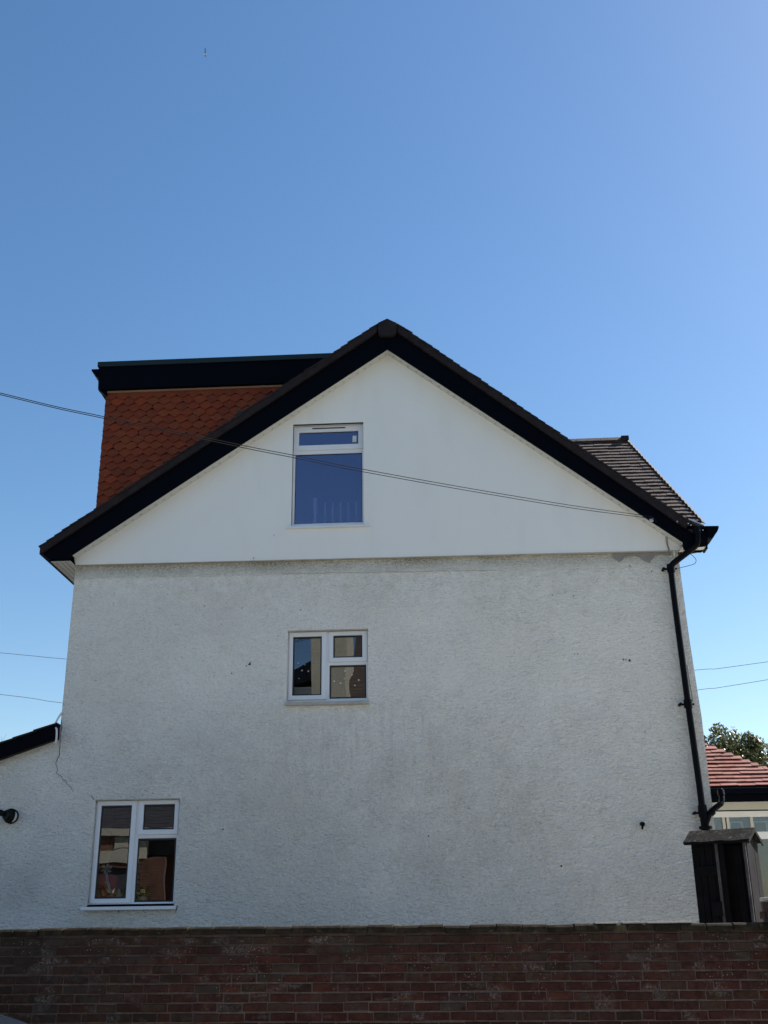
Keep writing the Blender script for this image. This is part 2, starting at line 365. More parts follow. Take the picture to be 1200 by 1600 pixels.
def smooth_pts(ctrl, n=8):
    P = [Vector(c) for c in ctrl]; out = []
    for i in range(len(P)-1):
        a, b, c, d = P[max(i-1, 0)], P[i], P[i+1], P[min(i+2, len(P)-1)]
        for j in range(n):
            t = j/n
            out.append(.5*((2*b)+(c-a)*t+(2*a-5*b+4*c-d)*t*t+(3*b-a-3*c+d)*t**3))
    return out + [P[-1]]
def lerp(a, b, t): return a+(b-a)*t

# ---------------------------------------------------------------- ground, road
MB().add([(-1500,-1500,-.03),(1500,-1500,-.03),(1500,1500,-.03),(-1500,1500,-.03)], [(0,1,2,3)]).build('ground', 'grass', kind='structure')
MB().box((-70,-1.6,-.25),(70,7.9,0.0)).build('road', 'asphalt', kind='structure')
MB().box((-70,8.05,-.25),(70,10.7,.12)).build('pavement', 'paving', kind='structure')
MB().box((-70,7.9,-.25),(70,8.048,.125)).build('kerb', 'stone', kind='structure')
MB().box((-70,-5.4,-.25),(70,-1.75,.12)).build('pavement', 'paving', kind='structure')
MB().box((-70,-1.748,-.25),(70,-1.602,.125)).build('kerb', 'stone', kind='structure')
MB().box((-40,10.93,-.3),(40,70,.80)).build('garden_ground', 'earth', kind='structure')

# ---------------------------------------------------------------- THE HOUSE
XL, XR, G = -5.354, 3.46, 15.0
house = empty('house', (-.95, 15, .8), 'white pebbledashed gable ended house with smooth white gable, black bargeboards and red tile hung dormer', 'house')
WINS = [(-2.18, -1.035, 4.575, 5.60), (-4.772, -3.605, 1.955, 3.30)]
LOFT = (-2.157, -1.083, 7.178, 8.825)

def rightx(z):                     # the right corner leans a touch outwards low down
    pts = [(-1, 3.50), (3.1, 3.497), (4.25, 3.495), (5.3, 3.452), (6.4, 3.432), (12, 3.43)]
    for (a, b), (c, d) in zip(pts, pts[1:]):
        if a <= z <= c: return lerp(b, d, (z-a)/(c-a))
    return 3.46
def ext_top(x): return 4.12 + (x-XL)*.34
def grid_wall(xs, zs, holes, yf, keep=lambda x, z: True, fx=lambda x, z: (x, z), depth=.14):
    mb = MB(); idx = {}; vs = []; fs = []
    def vid(x, y, z):
        k_ = (round(x, 4), round(y, 4), round(z, 4))
        if k_ not in idx:
            X, Z = fx(x, z); idx[k_] = len(vs); vs.append((X, y, Z))
        return idx[k_]
    inside = lambda x, z: any(a < x < b and c < z < d for a, b, c, d in holes)
    for x0, x1 in zip(xs, xs[1:]):
        for z0, z1 in zip(zs, zs[1:]):
            cx, cz = (x0+x1)/2, (z0+z1)/2
            if inside(cx, cz) or not keep(cx, cz): continue
            fs.append((vid(x0, yf, z0), vid(x1, yf, z0), vid(x1, yf, z1), vid(x0, yf, z1)))
    mb.add(vs, fs)
    return mb
def frange(a, b, n): return [a+(b-a)*i/n for i in range(n+1)]
# main face
zs = sorted(set([-.3, 1.0, 6.67] + frange(1.0, 6.6, 14) + [w_[i] for w_ in WINS for i in (2, 3)]))
xs = sorted(set([XL, -5.0, 3.3, XR] + frange(-3, 3, 6) + [w_[i] for w_ in WINS for i in (0, 1)]))
def fxm(x, z): return (rightx(z) if abs(x-XR) < 1e-3 else x, z)
mb = grid_wall(xs, zs, WINS, G, fx=fxm)
for a, b, c, d in WINS:                # reveals
    mb.add([(a,G,c),(a,G+.14,c),(a,G+.14,d),(a,G,d)], [(0,1,2,3)]); mb.add([(b,G,c),(b,G+.14,c),(b,G+.14,d),(b,G,d)], [(3,2,1,0)])
    mb.add([(a,G,d),(b,G,d),(b,G+.14,d),(a,G+.14,d)], [(0,1,2,3)]); mb.add([(a,G,c),(b,G,c),(b,G+.14,c),(a,G+.14,c)], [(3,2,1,0)])
# sides and back, right side leaning with the corner
zz = [-.3, 3.1, 4.25, 5.3, 6.4, 6.67]
for z0, z1 in zip(zz, zz[1:]):
    mb.add([(rightx(z0),G,z0),(rightx(z0),25,z0),(rightx(z1),25,z1),(rightx(z1),G,z1)], [(0,1,2,3)])
mb.add([(XL,G,-.3),(XL,25,-.3),(XL,25,6.67),(XL,G,6.67)], [(3,2,1,0)])
mb.add([(XL,25,-.3),(3.5,25,-.3),(3.43,25,6.67),(XL,25,6.67)], [(0,1,2,3)])
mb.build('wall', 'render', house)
# lean-to at the left, flush with the gable end
xe = -9.5
mb = MB(); ex = frange(xe, XL, 10)
for x0, x1 in zip(ex, ex[1:]): mb.add([(x0,G,-.3),(x1,G,-.3),(x1,G,ext_top(x1)),(x0,G,ext_top(x0))], [(0,1,2,3)])
mb.add([(xe,G,-.3),(xe,22,-.3),(xe,22,ext_top(xe)),(xe,G,ext_top(xe))], [(3,2,1,0)])
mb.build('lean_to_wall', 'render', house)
# lean-to bargeboard, roof, tiles
sl = math.atan(.34); dx, dz = math.cos(sl), math.sin(sl)
zb = lambda x, o: 4.128 + (x+5.31)*.34 + o
MB().prism_y([(xe-.3, zb(xe-.3, 0)), (XL+.035, zb(XL+.035, 0)), (XL+.01, zb(XL, .20)), (xe-.3, zb(xe-.3, .20))], 14.87, 14.895).build('lean_to_bargeboard', 'black', house)
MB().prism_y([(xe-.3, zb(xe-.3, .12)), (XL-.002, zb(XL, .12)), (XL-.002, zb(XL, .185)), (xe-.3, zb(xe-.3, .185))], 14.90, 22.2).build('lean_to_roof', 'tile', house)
me = MB().prism_y([(-.34*dx, -.34*dz-.012), (.0, -.022), (0, .0), (-.34*dx, -.34*dz+.014)], 0, .32).mesh('roof_tile'); me.materials.append(M['tile'])
for i in range(14):
    x = XL-.004 - i*.30*dx
    inst('roof_tile', me, (x, 14.85+random.uniform(-.006, .006), zb(x, .222)+random.uniform(0, .006)), house)
# white sealant and step where lean-to meets the corner
MB().tube(smooth_pts([(XL+.012,14.985,4.50),(XL-.03,14.97,4.42),(XL-.055,14.93,4.31),(XL+.0,14.86,4.24),(XL+.012,14.855,4.12),(XL-.0,14.86,4.05)], 5), .014, 6).build('sealant_bead', 'white', house)
def ribbon(pts, widths, y, name, m, parent=house, thick=.003):
    mb = MB(); P = [Vector((a, b)) for a, b in pts]; L = []; Rr = []
    for i, p in enumerate(P):
        t = (P[min(i+1, len(P)-1)]-P[max(i-1, 0)]).normalized(); n = Vector((-t.y, t.x))*widths[i]/2
        L.append(p+n); Rr.append(p-n)
    for i in range(len(P)-1):
        mb.prism_y([tuple(L[i]), tuple(L[i+1]), tuple(Rr[i+1]), tuple(Rr[i])], y-thick, y+.002)
    return mb.build(name, m, parent)
cr = [(-5.345,4.40),(-5.331,4.28),(-5.338,4.116),(-5.336,4.0),(-5.33,3.901),(-5.352,3.86),(-5.37,3.80),(-5.348,3.74),(-5.335,3.69),(-5.357,3.661),(-5.315,3.64),(-5.275,3.623),(-5.26,3.60),(-5.254,3.575),(-5.21,3.558),(-5.19,3.517),(-5.15,3.49),(-5.115,3.455),(-5.08,3.387)]
random.seed(3); crd = []
for (a, b), (c, d) in zip(cr, cr[1:]):
    for t in (0, .5): crd.append((lerp(a, c, t)+random.uniform(-.004, .004), lerp(b, d, t)+random.uniform(-.003, .003)))
ribbon(crd, [random.uniform(.003, .007)*(1 if i < 22 else .7) for i in range(len(crd))], 14.999, 'crack', 'dark')
ribbon([(-4.84,3.36),(-4.81,3.325),(-4.79,3.30)], [.004,.007,.009], 14.999, 'crack', 'dark')
ribbon([(-3.565,1.93),(-3.57,1.88),(-3.585,1.84)], [.01,.008,.004], 14.999, 'crack', 'dark')
ribbon([(-4.34,1.88),(-4.335,1.84)], [.008,.004], 14.999, 'crack', 'dark')

random.seed(8)
hl = [(-2.3+i*.12, 6.425-(-2.3+i*.12)*.012+random.uniform(-.006,.006)) for i in range(27)]
ribbon(hl, [random.uniform(.003,.007) for _ in hl], 14.999, 'crack', 'reveal')
# smooth white gable panel, standing proud of the pebbledash
PY = 14.955
bz = lambda x: 6.664 + (x+5.342)*(-.0049)
gx = [-5.375, LOFT[0], LOFT[1], 3.497]
apex = (-.69, 10.02)
def gtop(x): return 6.79 + (x+5.375)*(10.02-6.79)/(apex[0]+5.375) if x < apex[0] else 10.02 + (x-apex[0])*(6.70-10.02)/(3.497-apex[0])
mb = MB()
def slab(poly): mb.prism_y(poly, PY, PY+.05)
a, b, c, d = LOFT
slab([(-5.342, bz(-5.342)), (a, bz(a)), (a, gtop(a)), (-5.375, gtop(-5.375))])
slab([(a, bz(a)), (b, bz(b)), (b, c), (a, c)])
slab([(a, d), (b, d), (b, gtop(b)), (a, gtop(a))])
slab([(b, bz(b)), (3.448, bz(3.448)), (3.497, gtop(3.497)), apex, (b, gtop(b))])
mb.add([(a,PY,c),(a,PY+.16,c),(a,PY+.16,d),(a,PY,d)], [(0,1,2,3)]); mb.add([(b,PY,c),(b,PY+.16,c),(b,PY+.16,d),(b,PY,d)], [(3,2,1,0)])
mb.add([(a,PY,d),(b,PY,d),(b,PY+.16,d),(a,PY+.16,d)], [(0,1,2,3)]); mb.add([(a,PY,c),(b,PY,c),(b,PY+.16,c),(a,PY+.16,c)], [(3,2,1,0)])
mb.build('gable_panel', 'gable', house)
MB().prism_y([(-5.345, bz(-5.345)-.008), (3.45, bz(3.45)-.008), (3.45, bz(3.45)), (-5.345, bz(-5.345))], 14.948, 14.998).build('drip_bead', 'reveal', house)

# bargeboards (0.25 proud of the wall)
By = 14.74
outL = lambda x: 10.40 + (x+.827)*.703         # outer tile line, left
outR = lambda x: 10.40 - (x+.548)*.831
loL = lambda x: 9.953 + (x+.693)*.691
loR = lambda x: 9.953 - (x+.693)*.791
MB().prism_y([(-5.684, 6.69), (-5.383, 6.683), (-5.338, 6.745), (-.6905, 9.953), (-.6905, 10.33), (-5.70, outL(-5.70)-.115)], By, By+.03).build('bargeboard', 'black', house, .003)
MB().prism_y([(-.6895, 9.953), (3.466, 6.664), (3.47, 6.60), (3.62, 6.585), (3.63, outR(3.63)-.13), (-.6895, 10.33)], By, By+.03).build('bargeboard', 'black', house, .003)
# shadow-lined soffit under the overhang with vent slots
def soffit(x0, z0, x1, z1, name):
    MB().prism_y([(x0, z0+.012), (x1, z1+.012), (x1, z1+.03), (x0, z0+.03)], By+.031, 15.0).build(name, 'soffit', house)
soffit(-5.34, loL(-5.34), -.6905, 9.953, 'soffit_board'); soffit(-.6895, 9.953, 3.47, loR(3.47), 'soffit_board')
mb = MB(); n = 52
for (x0, z0, x1, z1) in ((-5.25, loL(-5.25), -.72, loL(-.72)), (-.66, loR(-.66), 3.40, loR(3.40))):
    ax = Vector((x1-x0, 0, z1-z0)).normalized(); L = Vector((x1-x0, 0, z1-z0)).length
    k_ = .05
    while k_ < L:
        p = Vector((x0, By+.135, z0+.012)) + ax*k_; q = p + ax*random.choice((.035, .045, .03))
        mb.prism([p-Vector((0,0,.003)), q-Vector((0,0,.003)), q+Vector((0,.03,-.003)), p+Vector((0,.03,-.003))], (0, 0, .004))
        k_ += random.choice((.12, .14, .14, .17))
mb.build('soffit_vents', 'soffitgrey', house, kind='stuff')
# dry verge strip under the tiles
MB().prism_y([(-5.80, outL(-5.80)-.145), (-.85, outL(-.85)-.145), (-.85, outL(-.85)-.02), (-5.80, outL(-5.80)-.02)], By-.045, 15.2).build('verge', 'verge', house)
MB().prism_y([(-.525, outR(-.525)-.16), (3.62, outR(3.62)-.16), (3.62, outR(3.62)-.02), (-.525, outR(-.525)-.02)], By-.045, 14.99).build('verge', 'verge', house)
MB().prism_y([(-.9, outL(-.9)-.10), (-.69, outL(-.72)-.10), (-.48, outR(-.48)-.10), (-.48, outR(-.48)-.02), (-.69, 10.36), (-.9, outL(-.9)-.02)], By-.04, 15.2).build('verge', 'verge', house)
# tiles along both verges: each course its own tile
random.seed(11)
def tile_mesh(ang, ln, right, var):
    # butt end at the origin, head runs back up the slope; ang = roof pitch
    a = ang - R(4.5); s = 1 if right else -1
    h = Vector((-s*math.cos(a), math.sin(a))); nrm = Vector((s*math.sin(a), math.cos(a)))
    p0 = Vector((0, 0)); p1 = p0 + h*ln; t = .020+var*.003
    poly = [tuple(p0), tuple(p1), tuple(p1-nrm*t), tuple(p0-nrm*t)]
    m_ = MB().prism_y(poly, 0, .30); me_ = m_.mesh('roof_tile'); me_.materials.append(M['tile']); return me_
aL, aR = math.atan(.703), math.atan(.831)
tl = [tile_mesh(aL, .19, False, v) for v in (0, 1, 2)]; tr = [tile_mesh(aR, .20, True, v) for v in (0, 1, 2)]
nL = 45
for i in range(nL):
    x = -.97 - i*(5.83-.97)/(nL-1)
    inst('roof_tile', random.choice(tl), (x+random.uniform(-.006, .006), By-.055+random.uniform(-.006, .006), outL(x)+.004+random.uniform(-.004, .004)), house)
nR = 41
for i in range(nR):
    x = -.40 + i*(3.69+.40)/(nR-1)
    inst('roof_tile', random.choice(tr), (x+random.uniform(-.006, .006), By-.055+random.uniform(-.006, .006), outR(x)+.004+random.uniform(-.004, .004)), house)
# roof slopes further back (courses, seen from elsewhere only)
mb = MB()
for i in range(nL):
    x = -.97 - i*(5.83-.97)/(nL-1); z = outL(x); mb.prism_y([(x, z), (x, z-.02), (x+.17, z+.17*.703-.035), (x+.17, z+.17*.703-.012)], 15.0, 25.2)
for i in range(nR):
    x = -.40 + i*(3.69+.40)/(nR-1); z = outR(x)
    if x > 3.42: break
    mb.prism_y([(x, z), (x-.17, z+.17*.831-.012), (x-.17, z+.17*.831-.035), (x, z-.02)], 15.0, 25.2)
mb.build('roof_courses', 'tile', house, kind='stuff')
mb = MB().prism_y([(-5.75, outL(-5.75)-.10), (-.69, 10.38), (3.42, outR(3.42)-.10), (3.42, outR(3.42)-.06), (-.69, 10.43-.03), (-5.75, outL(-5.75)-.04)], 15.2, 25.1)
mb.build('roof_deck', 'dark', house)
MB().prism_y([(XL, 6.67), (3.43, 6.67), (3.43, 6.9), (-.69, 10.3), (XL, 7.0)], 24.9, 25).build('rear_gable', 'render', house)
# angular ridge tiles and block end cap
cap = [(-.79, 10.155), (-.595, 10.155), (-.545, 10.20), (-.543, 10.37), (-.683, 10.455), (-.826, 10.385), (-.826, 10.20)]
MB().prism_y(cap, By-.075, By+.32).build('ridge_end_cap', 'verge', house, .008)
me = MB().prism_y([(-.815, 10.33), (-.80, 10.30), (-.683, 10.385), (-.566, 10.30), (-.551, 10.33), (-.683, 10.42)], 0, .44).mesh('ridge_tile'); me.materials.append(M['tile'])
for i in range(22): inst('ridge_tile', me, (0, 15.07+i*.455, random.uniform(-.004, .004)), house)

# left eaves: box soffit, fascia, gutter
MB().box((-5.645, By+.032, 6.655), (XL, 25, 6.668)).build('eaves_soffit', 'soffitgrey', house)
mb = MB()
for j in range(1, 4): mb.box((XL-.29*j/4-.002, By+.04, 6.652), (XL-.29*j/4+.002, 24.9, 6.6555))
mb.build('soffit_joints', 'dark', house, kind='stuff')
MB().box((-5.665, By+.032, 6.64), (-5.646, 25, 6.86)).build('fascia', 'black', house)
def gutter(path_x, z, side, y0, y1):
    prof = []
    for k_ in range(9):
        t = math.pi*k_/8
        prof.append((path_x + side*(.055-.055*math.cos(t)), z - .075*math.sin(t)))
    inner = [(path_x + side*(.055-.049*math.cos(math.pi*k_/8)), z - .068*math.sin(math.pi*k_/8)) for k_ in range(8, -1, -1)]
    return MB().prism_y(prof+inner, y0, y1).prism_y(prof, y0-.006, y0+.004)
gutter(-5.70, 6.895, -1, By-.0, 25).build('gutter', 'black', house)
MB().prism_y([(-5.70, 6.83), (-5.66, 6.69), (-5.78, 6.80)], By+.003, By+.05).build('eaves_tilt_piece', 'black', house)

# right eaves: deep black box end, soffit, fascia and gutter
MB().prism_y([(3.452, 6.60), (3.455, 6.556), (3.56, 6.552), (3.60, 6.585), (3.755, 6.60), (3.80, 6.61), (3.80, 6.80), (3.70, 6.87), (3.50, 6.87), (3.452, 6.72)], By-.012, By+.028).build('eaves_box_end', 'black', house, .003)
MB().box((3.44, By+.03, 6.60), (3.775, By+.235, 6.612)).build('eaves_soffit', 'soffit', house)
MB().box((3.776, By+.03, 6.575), (3.80, By+.235, 6.86)).build('fascia', 'black', house)
MB().prism_y([(3.46, 6.55), (3.78, 6.60), (3.79, 6.86), (3.46, 7.02)], By+.236, By+.25).build('eaves_box_back', 'black', house)
MB().box((3.425, 15.0, 6.62), (3.445, 25, 7.02)).build('fascia', 'black', house)
MB().prism_y([(3.50, 6.585), (3.56, 6.572), (3.74, 6.570), (3.79, 6.60), (3.79, 6.62), (3.51, 6.62)], By+.17, By+.20).build('soffit_trim', 'black', house)
prof = [(3.80, 6.875), (3.80, 6.715), (3.86, 6.70), (3.885, 6.72), (3.905, 6.76), (3.945, 6.80), (3.968, 6.845), (3.968, 6.878)]
MB().prism_y(prof, By-.035, By-.028).prism_y([(3.80,6.875),(3.80,6.715),(3.86,6.70),(3.885,6.72),(3.905,6.76),(3.945,6.80),(3.968,6.845),(3.968,6.878),(3.962,6.878),(3.961,6.847),(3.94,6.806),(3.898,6.766),(3.878,6.726),(3.858,6.708),(3.806,6.72),(3.806,6.875)], By-.03, By+.25).build('gutter', 'black', house)
MB().prism_y([(3.52, 6.845), (3.97, 6.858), (3.97, 6.882), (3.52, 6.893)], By-.045, By+.02).build('gutter_end_trim', 'black', house)
MB().prism_y([(3.525, 6.900), (3.74, 6.890), (3.56, 6.985)], By-.04, By-.01).build('verge_end_plate', 'lead', house)
MB().prism_y([(3.555, 6.985), (3.76, 6.885), (3.77, 6.893), (3.56, 7.0)], By-.07, By+.1).build('verge_flashing', 'galv', house)
for (x, z) in ((3.55, 6.93), (3.40, 6.965), (3.585, 6.905)):
    MB().box((x-.008, By-.05, z-.008), (x+.008, By-.004, z+.008)).build('fixing_screw', 'galv', house)

# downpipe
pipe = empty('downpipe', (3.3, 14.9, 2.8)); pipe.parent = house; pipe.location = Vector((3.3, 14.9, 2.8)) - ORG[house.name]
pt = [(3.655, 14.68, 6.84), (3.655, 14.68, 6.70), (3.645, 14.685, 6.64), (3.60, 14.70, 6.58), (3.36, 14.86, 6.43), (3.305, 14.895, 6.385), (3.285, 14.905, 6.32), (3.285, 14.905, 5.9), (3.298, 14.905, 5.2), (3.312, 14.905, 4.45), (3.332, 14.905, 3.7), (3.345, 14.905, 3.0), (3.35, 14.905, .8)]
MB().tube(smooth_pts(pt, 6), .043, 14).build('pipe', 'blackiron', pipe)
for z, x in ((6.34, 3.285), (4.41, 3.312), (2.98, 3.345)):
    MB().tube([(x, 14.905, z-.055), (x, 14.905, z+.055)], .056, 14).tube([(x-.105, 14.94, z-.0), (x+.09, 14.94, z-.0)], .014, 6).tube([(x-.1, 14.90, z-.0), (x-.1, 15.0, z)], .02, 8).build('pipe_bracket', 'blackiron', pipe)
MB().tube([(3.655, 14.68, 6.76), (3.655, 14.68, 6.86)], .052, 12).build('gutter_outlet', 'blackiron', pipe)
# junction at the foot with the branch from the neighbour's gutter
MB().tube([(3.345, 14.9, 3.08), (3.345, 14.9, 2.98), (3.355, 14.9, 2.90), (3.36, 14.9, 2.70)], [.055, .062, .05, .05], 12).build('pipe_junction', 'blackiron', pipe)
MB().tube([(3.36, 14.9, 2.77), (3.36, 14.9, 2.81)], .085, 12).build('pipe_flange', 'blackiron', pipe)
MB().tube(smooth_pts([(3.37, 14.88, 2.85), (3.44, 14.88, 2.98), (3.56, 14.90, 3.07), (3.60, 14.92, 3.10), (3.625, 14.95, 3.18), (3.625, 15.0, 3.28)], 5), .037, 12).build('branch_pipe', 'blackiron', pipe)
MB().tube([(3.44, 14.88, 2.97), (3.475, 14.885, 3.0)], .047, 12).tube([(3.625, 14.96, 3.20), (3.625, 14.98, 3.27)], .047, 12).build('pipe_collar', 'blackiron', pipe)
MB().tube(smooth_pts([(3.36,14.93,4.95),(3.375,14.95,4.7),(3.385,14.94,4.5),(3.37,14.93,4.42)], 5), .004, 5).build('loose_wire', 'cable', pipe)

# grey cement patch, bits and holes on the wall
random.seed(5)
top = [(2.48, 6.62), (3.33, 6.615)]
low = [(3.33,6.56),(3.25,6.565),(3.18,6.585),(3.10,6.56),(3.04,6.50),(3.02,6.455),(2.97,6.47),(2.93,6.50),(2.87,6.55),(2.80,6.575),(2.72,6.565),(2.66,6.55),(2.62,6.50),(2.575,6.485),(2.54,6.52),(2.50,6.545)]
mb = MB(); mid = [( x, 6.612) for x, z in low]
for i in range(len(low)-1): mb.prism_y([low[i+1], low[i], mid[i], mid[i+1]], 14.992, 15.001)
mb.build('cement_patch', 'cement', house)
def blob(x, z, r, y=14.999, s=7):
    mb_ = MB(); pts = [(x+r*random.uniform(.6, 1.15)*math.cos(2*math.pi*j/s), z+r*random.uniform(.6, 1.15)*math.sin(2*math.pi*j/s)) for j in range(s)]
    return mb_.prism_y(pts, y-.004, y+.002)
for x, z, r in ((-2.715,5.123,.026),(-2.76,5.10,.014),(-2.70,5.15,.012),(-2.965,5.001,.016),(2.515,5.062,.018),(2.55,5.06,.014),(2.60,5.045,.026),(1.85,5.16,.012),(1.89,5.155,.012),(1.471,2.349,.02),(-3.0,2.88,.016),(2.73,6.42,.012),(3.03,6.33,.014),(-.25,2.75,.014),(-2.85,5.95,.012),(-2.0,5.9,.014),(-3.4,6.0,.012),(1.6,6.02,.012),(1.9,6.0,.012),(.3,3.1,.012)):
    blob(x, z, r*.72).build('old_fixing_hole', 'dark', house)
MB().tube([(2.557, 14.90, 2.85), (2.557, 15.0, 2.86)], .028, 9).tube([(2.557, 14.93, 2.845), (2.55, 14.95, 2.79)], [.02, .012], 7).build('overflow_outlet', 'blackiron', house)
MB().box((-2.70, 14.94, 6.675), (-2.696, 14.956, 6.70)).build('render_nick', 'dark', house)
MB().box((-2.41, 14.945, 7.02), (-2.406, 14.957, 7.04)).build('render_nick', 'dark', house)

# ---------------------------------------------------------------- windows
def bars(mb_, x0, x1, z0, z1, wL, wR, wB, wT, y0, y1):
    mb_.box((x0, y0, z0), (x0+wL, y1, z1)); mb_.box((x1-wR, y0, z0), (x1, y1, z1))
    mb_.box((x0+wL, y0+.0015, z0), (x1-wR, y1, z0+wB)); mb_.box((x0+wL, y0+.0015, z1-wT), (x1-wR, y1, z1)); return mb_
def mitre_frame(x0, x1, z0, z1, ix0, ix1, iz0, iz1, y0, y1):
    mb_ = MB()
    o_ = [(x0, z0), (x1, z0), (x1, z1), (x0, z1)]; i_ = [(ix0, iz0), (ix1, iz0), (ix1, iz1), (ix0, iz1)]
    e = .006
    m_ = [(ix0-e, iz0-e), (ix1+e, iz0-e), (ix1+e, iz1+e), (ix0-e, iz1+e)]
    v = [(x, y0, z) for x, z in o_] + [(x, y0, z) for x, z in m_] + [(x, y0+.012, z) for x, z in i_] + [(x, y1, z) for x, z in i_] + [(x, y1, z) for x, z in o_]
    f = []
    for r_ in range(4):
        for j in range(4): f.append((r_*4+j, r_*4+(j+1) % 4, (r_+1)*4+(j+1) % 4, (r_+1)*4+j))
    for j in range(4): f.append((16+j, 16+(j+1) % 4, (j+1) % 4, j))
    return mb_.add(v, f)
def glazed(parent, x0, x1, z0, z1, ix0, ix1, iz0, iz1, y, name, glass, proud):
    gk = .009 if glass == 'glass_loft' else .021
    """a sash or fixed light: mitred frame, black gasket, pane"""
    s_ = mitre_frame(x0, x1, z0, z1, ix0, ix1, iz0, iz1, y-proud, y+.03).build(name, 'upvc', parent, .0025)
    mitre_frame(ix0-.001, ix1+.001, iz0-.001, iz1+.001, ix0+gk, ix1-gk, iz0+gk, iz1-gk*1.25, y+.006, y+.022).build('gasket', 'gasket', parent)
    MB().box((ix0, y+.014, iz0), (ix1, y+.019, iz1)).build('pane', glass, parent)
    return s_
def room(x0, x1, z0, z1, y, m, dpt=2.6, grow=.9):
    X0, X1, Z0, Z1 = x0-grow, x1+grow, z0-grow, z1+.35
    y1 = y+dpt
    mb_ = MB()
    mb_.add([(X0,y,Z0),(X1,y,Z0),(X1,y1,Z0),(X0,y1,Z0),(X0,y,Z1),(X1,y,Z1),(X1,y1,Z1),(X0,y1,Z1)], [(0,1,2,3),(7,6,5,4),(3,2,6,7),(1,5,6,2),(0,3,7,4)])
    # front wall round the opening
    mb_.add([(X0,y,Z0),(x0,y,Z0),(x0,y,Z1),(X0,y,Z1)], [(0,1,2,3)]); mb_.add([(x1,y,Z0),(X1,y,Z0),(X1,y,Z1),(x1,y,Z1)], [(0,1,2,3)])
    mb_.add([(x0,y,Z0),(x1,y,Z0),(x1,y,z0),(x0,y,z0)], [(0,1,2,3)]); mb_.add([(x0,y,z1),(x1,y,z1),(x1,y,Z1),(x0,y,Z1)], [(0,1,2,3)])
    return mb_.build('room_lining', m, house)
def win_part():
    e = bpy.data.objects.new('window', None); COL.objects.link(e); e.parent = house; e.location = (0, 0, 0); ORG[e.name] = ORG[house.name]; return e

WY = 15.075
# -- first floor window
W1 = win_part(); a, b, c, d = WINS[0]
bars(MB(), a+.002, b-.002, c, d-.002, .02, .02, .035, .016, WY-.004, WY+.055).box((-1.632, WY-.006, c+.035), (-1.592, WY+.05, d-.018)).box((-1.592, WY-.002, 5.112), (b-.02, WY+.05, 5.142)).build('frame', 'upvc', W1, .002)
glazed(W1, -2.160, -1.632, 4.612, 5.582, -2.112, -1.70, 4.677, 5.520, WY, 'sash', 'glass', .022)
glazed(W1, -1.592, -1.056, 5.142, 5.582, -1.536, -1.122, 5.205, 5.524, WY, 'sash', 'glass', .022)
glazed(W1, -1.600, -1.056, 4.60, 5.115, -1.585, -1.071, 4.626, 5.094, WY, 'fixed_light', 'glass', .000)
MB().box((-2.196, 14.94, 4.518), (-1.019, 15.10, 4.562)).box((-2.18, 15.0, 4.56), (-1.035, 15.1, 4.576)).build('sill', 'sill', W1, .004)
MB().box((-2.18, 15.001, 5.586), (-1.035, 15.07, 5.5995)).build('head_plaster', 'reveal', W1)
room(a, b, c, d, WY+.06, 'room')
# -- ground floor window
W2 = win_part(); a, b, c, d = WINS[1]
bars(MB(), a+.002, b-.002, c, d-.002, .02, .02, .02, .014, WY-.004, WY+.055).box((-4.212, WY-.006, c+.02), (-4.178, WY+.05, d-.016)).box((-4.178, WY-.002, 2.802), (b-.02, WY+.05, 2.835)).build('frame', 'upvc', W2, .002)
glazed(W2, -4.752, -4.212, 1.970, 3.284, -4.700, -4.278, 2.026, 3.222, WY, 'sash', 'glass', .022)
glazed(W2, -4.178, -3.626, 2.835, 3.284, -4.111, -3.686, 2.899, 3.228, WY, 'sash', 'glass', .022)
glazed(W2, -4.186, -3.628, 1.96, 2.806, -4.163, -3.646, 1.979, 2.783, WY, 'fixed_light', 'glass', .000)
MB().box((-4.829, 14.91, 1.880), (-3.582, 15.10, 1.922)).box((-4.772, 15.0, 1.92), (-3.605, 15.1, 1.956)).build('sill', 'upvc', W2, .004)
MB().box((-4.772, 15.001, 3.287), (-3.605, 15.07, 3.2995)).build('head_plaster', 'reveal', W2)
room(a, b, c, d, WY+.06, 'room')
# -- loft window
W3 = win_part(); a, b, c, d = LOFT
WL = 15.045
bars(MB(), a+.003, b-.003, c, d-.002, .014, .014, .03, .014, WL-.004, WL+.055).box((a+.017, WL-.002, 8.358), (b-.017, WL+.05, 8.422)).build('frame', 'upvc', W3, .002)
glazed(W3, a+.006, b-.006, 8.420, 8.812, -2.073, -1.167, 8.505, 8.722, WL, 'sash', 'glass_loft', .022)
glazed(W3, a+.010, b-.010, 7.205, 8.38, -2.123, -1.112, 7.24, 8.355, WL, 'fixed_light', 'glass_loft', .000)
MB().box((-1.872, WL-.032, 8.768), (-1.365, WL-.018, 8.784)).build('trickle_vent', 'gasket', W3, .003)
MB().box((-2.222, 14.905, 7.122), (-.995, 15.06, 7.143)).box((a+.001, 14.95, 7.142), (b-.001, 15.05, 7.18)).build('sill', 'upvc', W3, .003)
room(a, b, c, d, WL+.06, 'roomdark', 2.4)

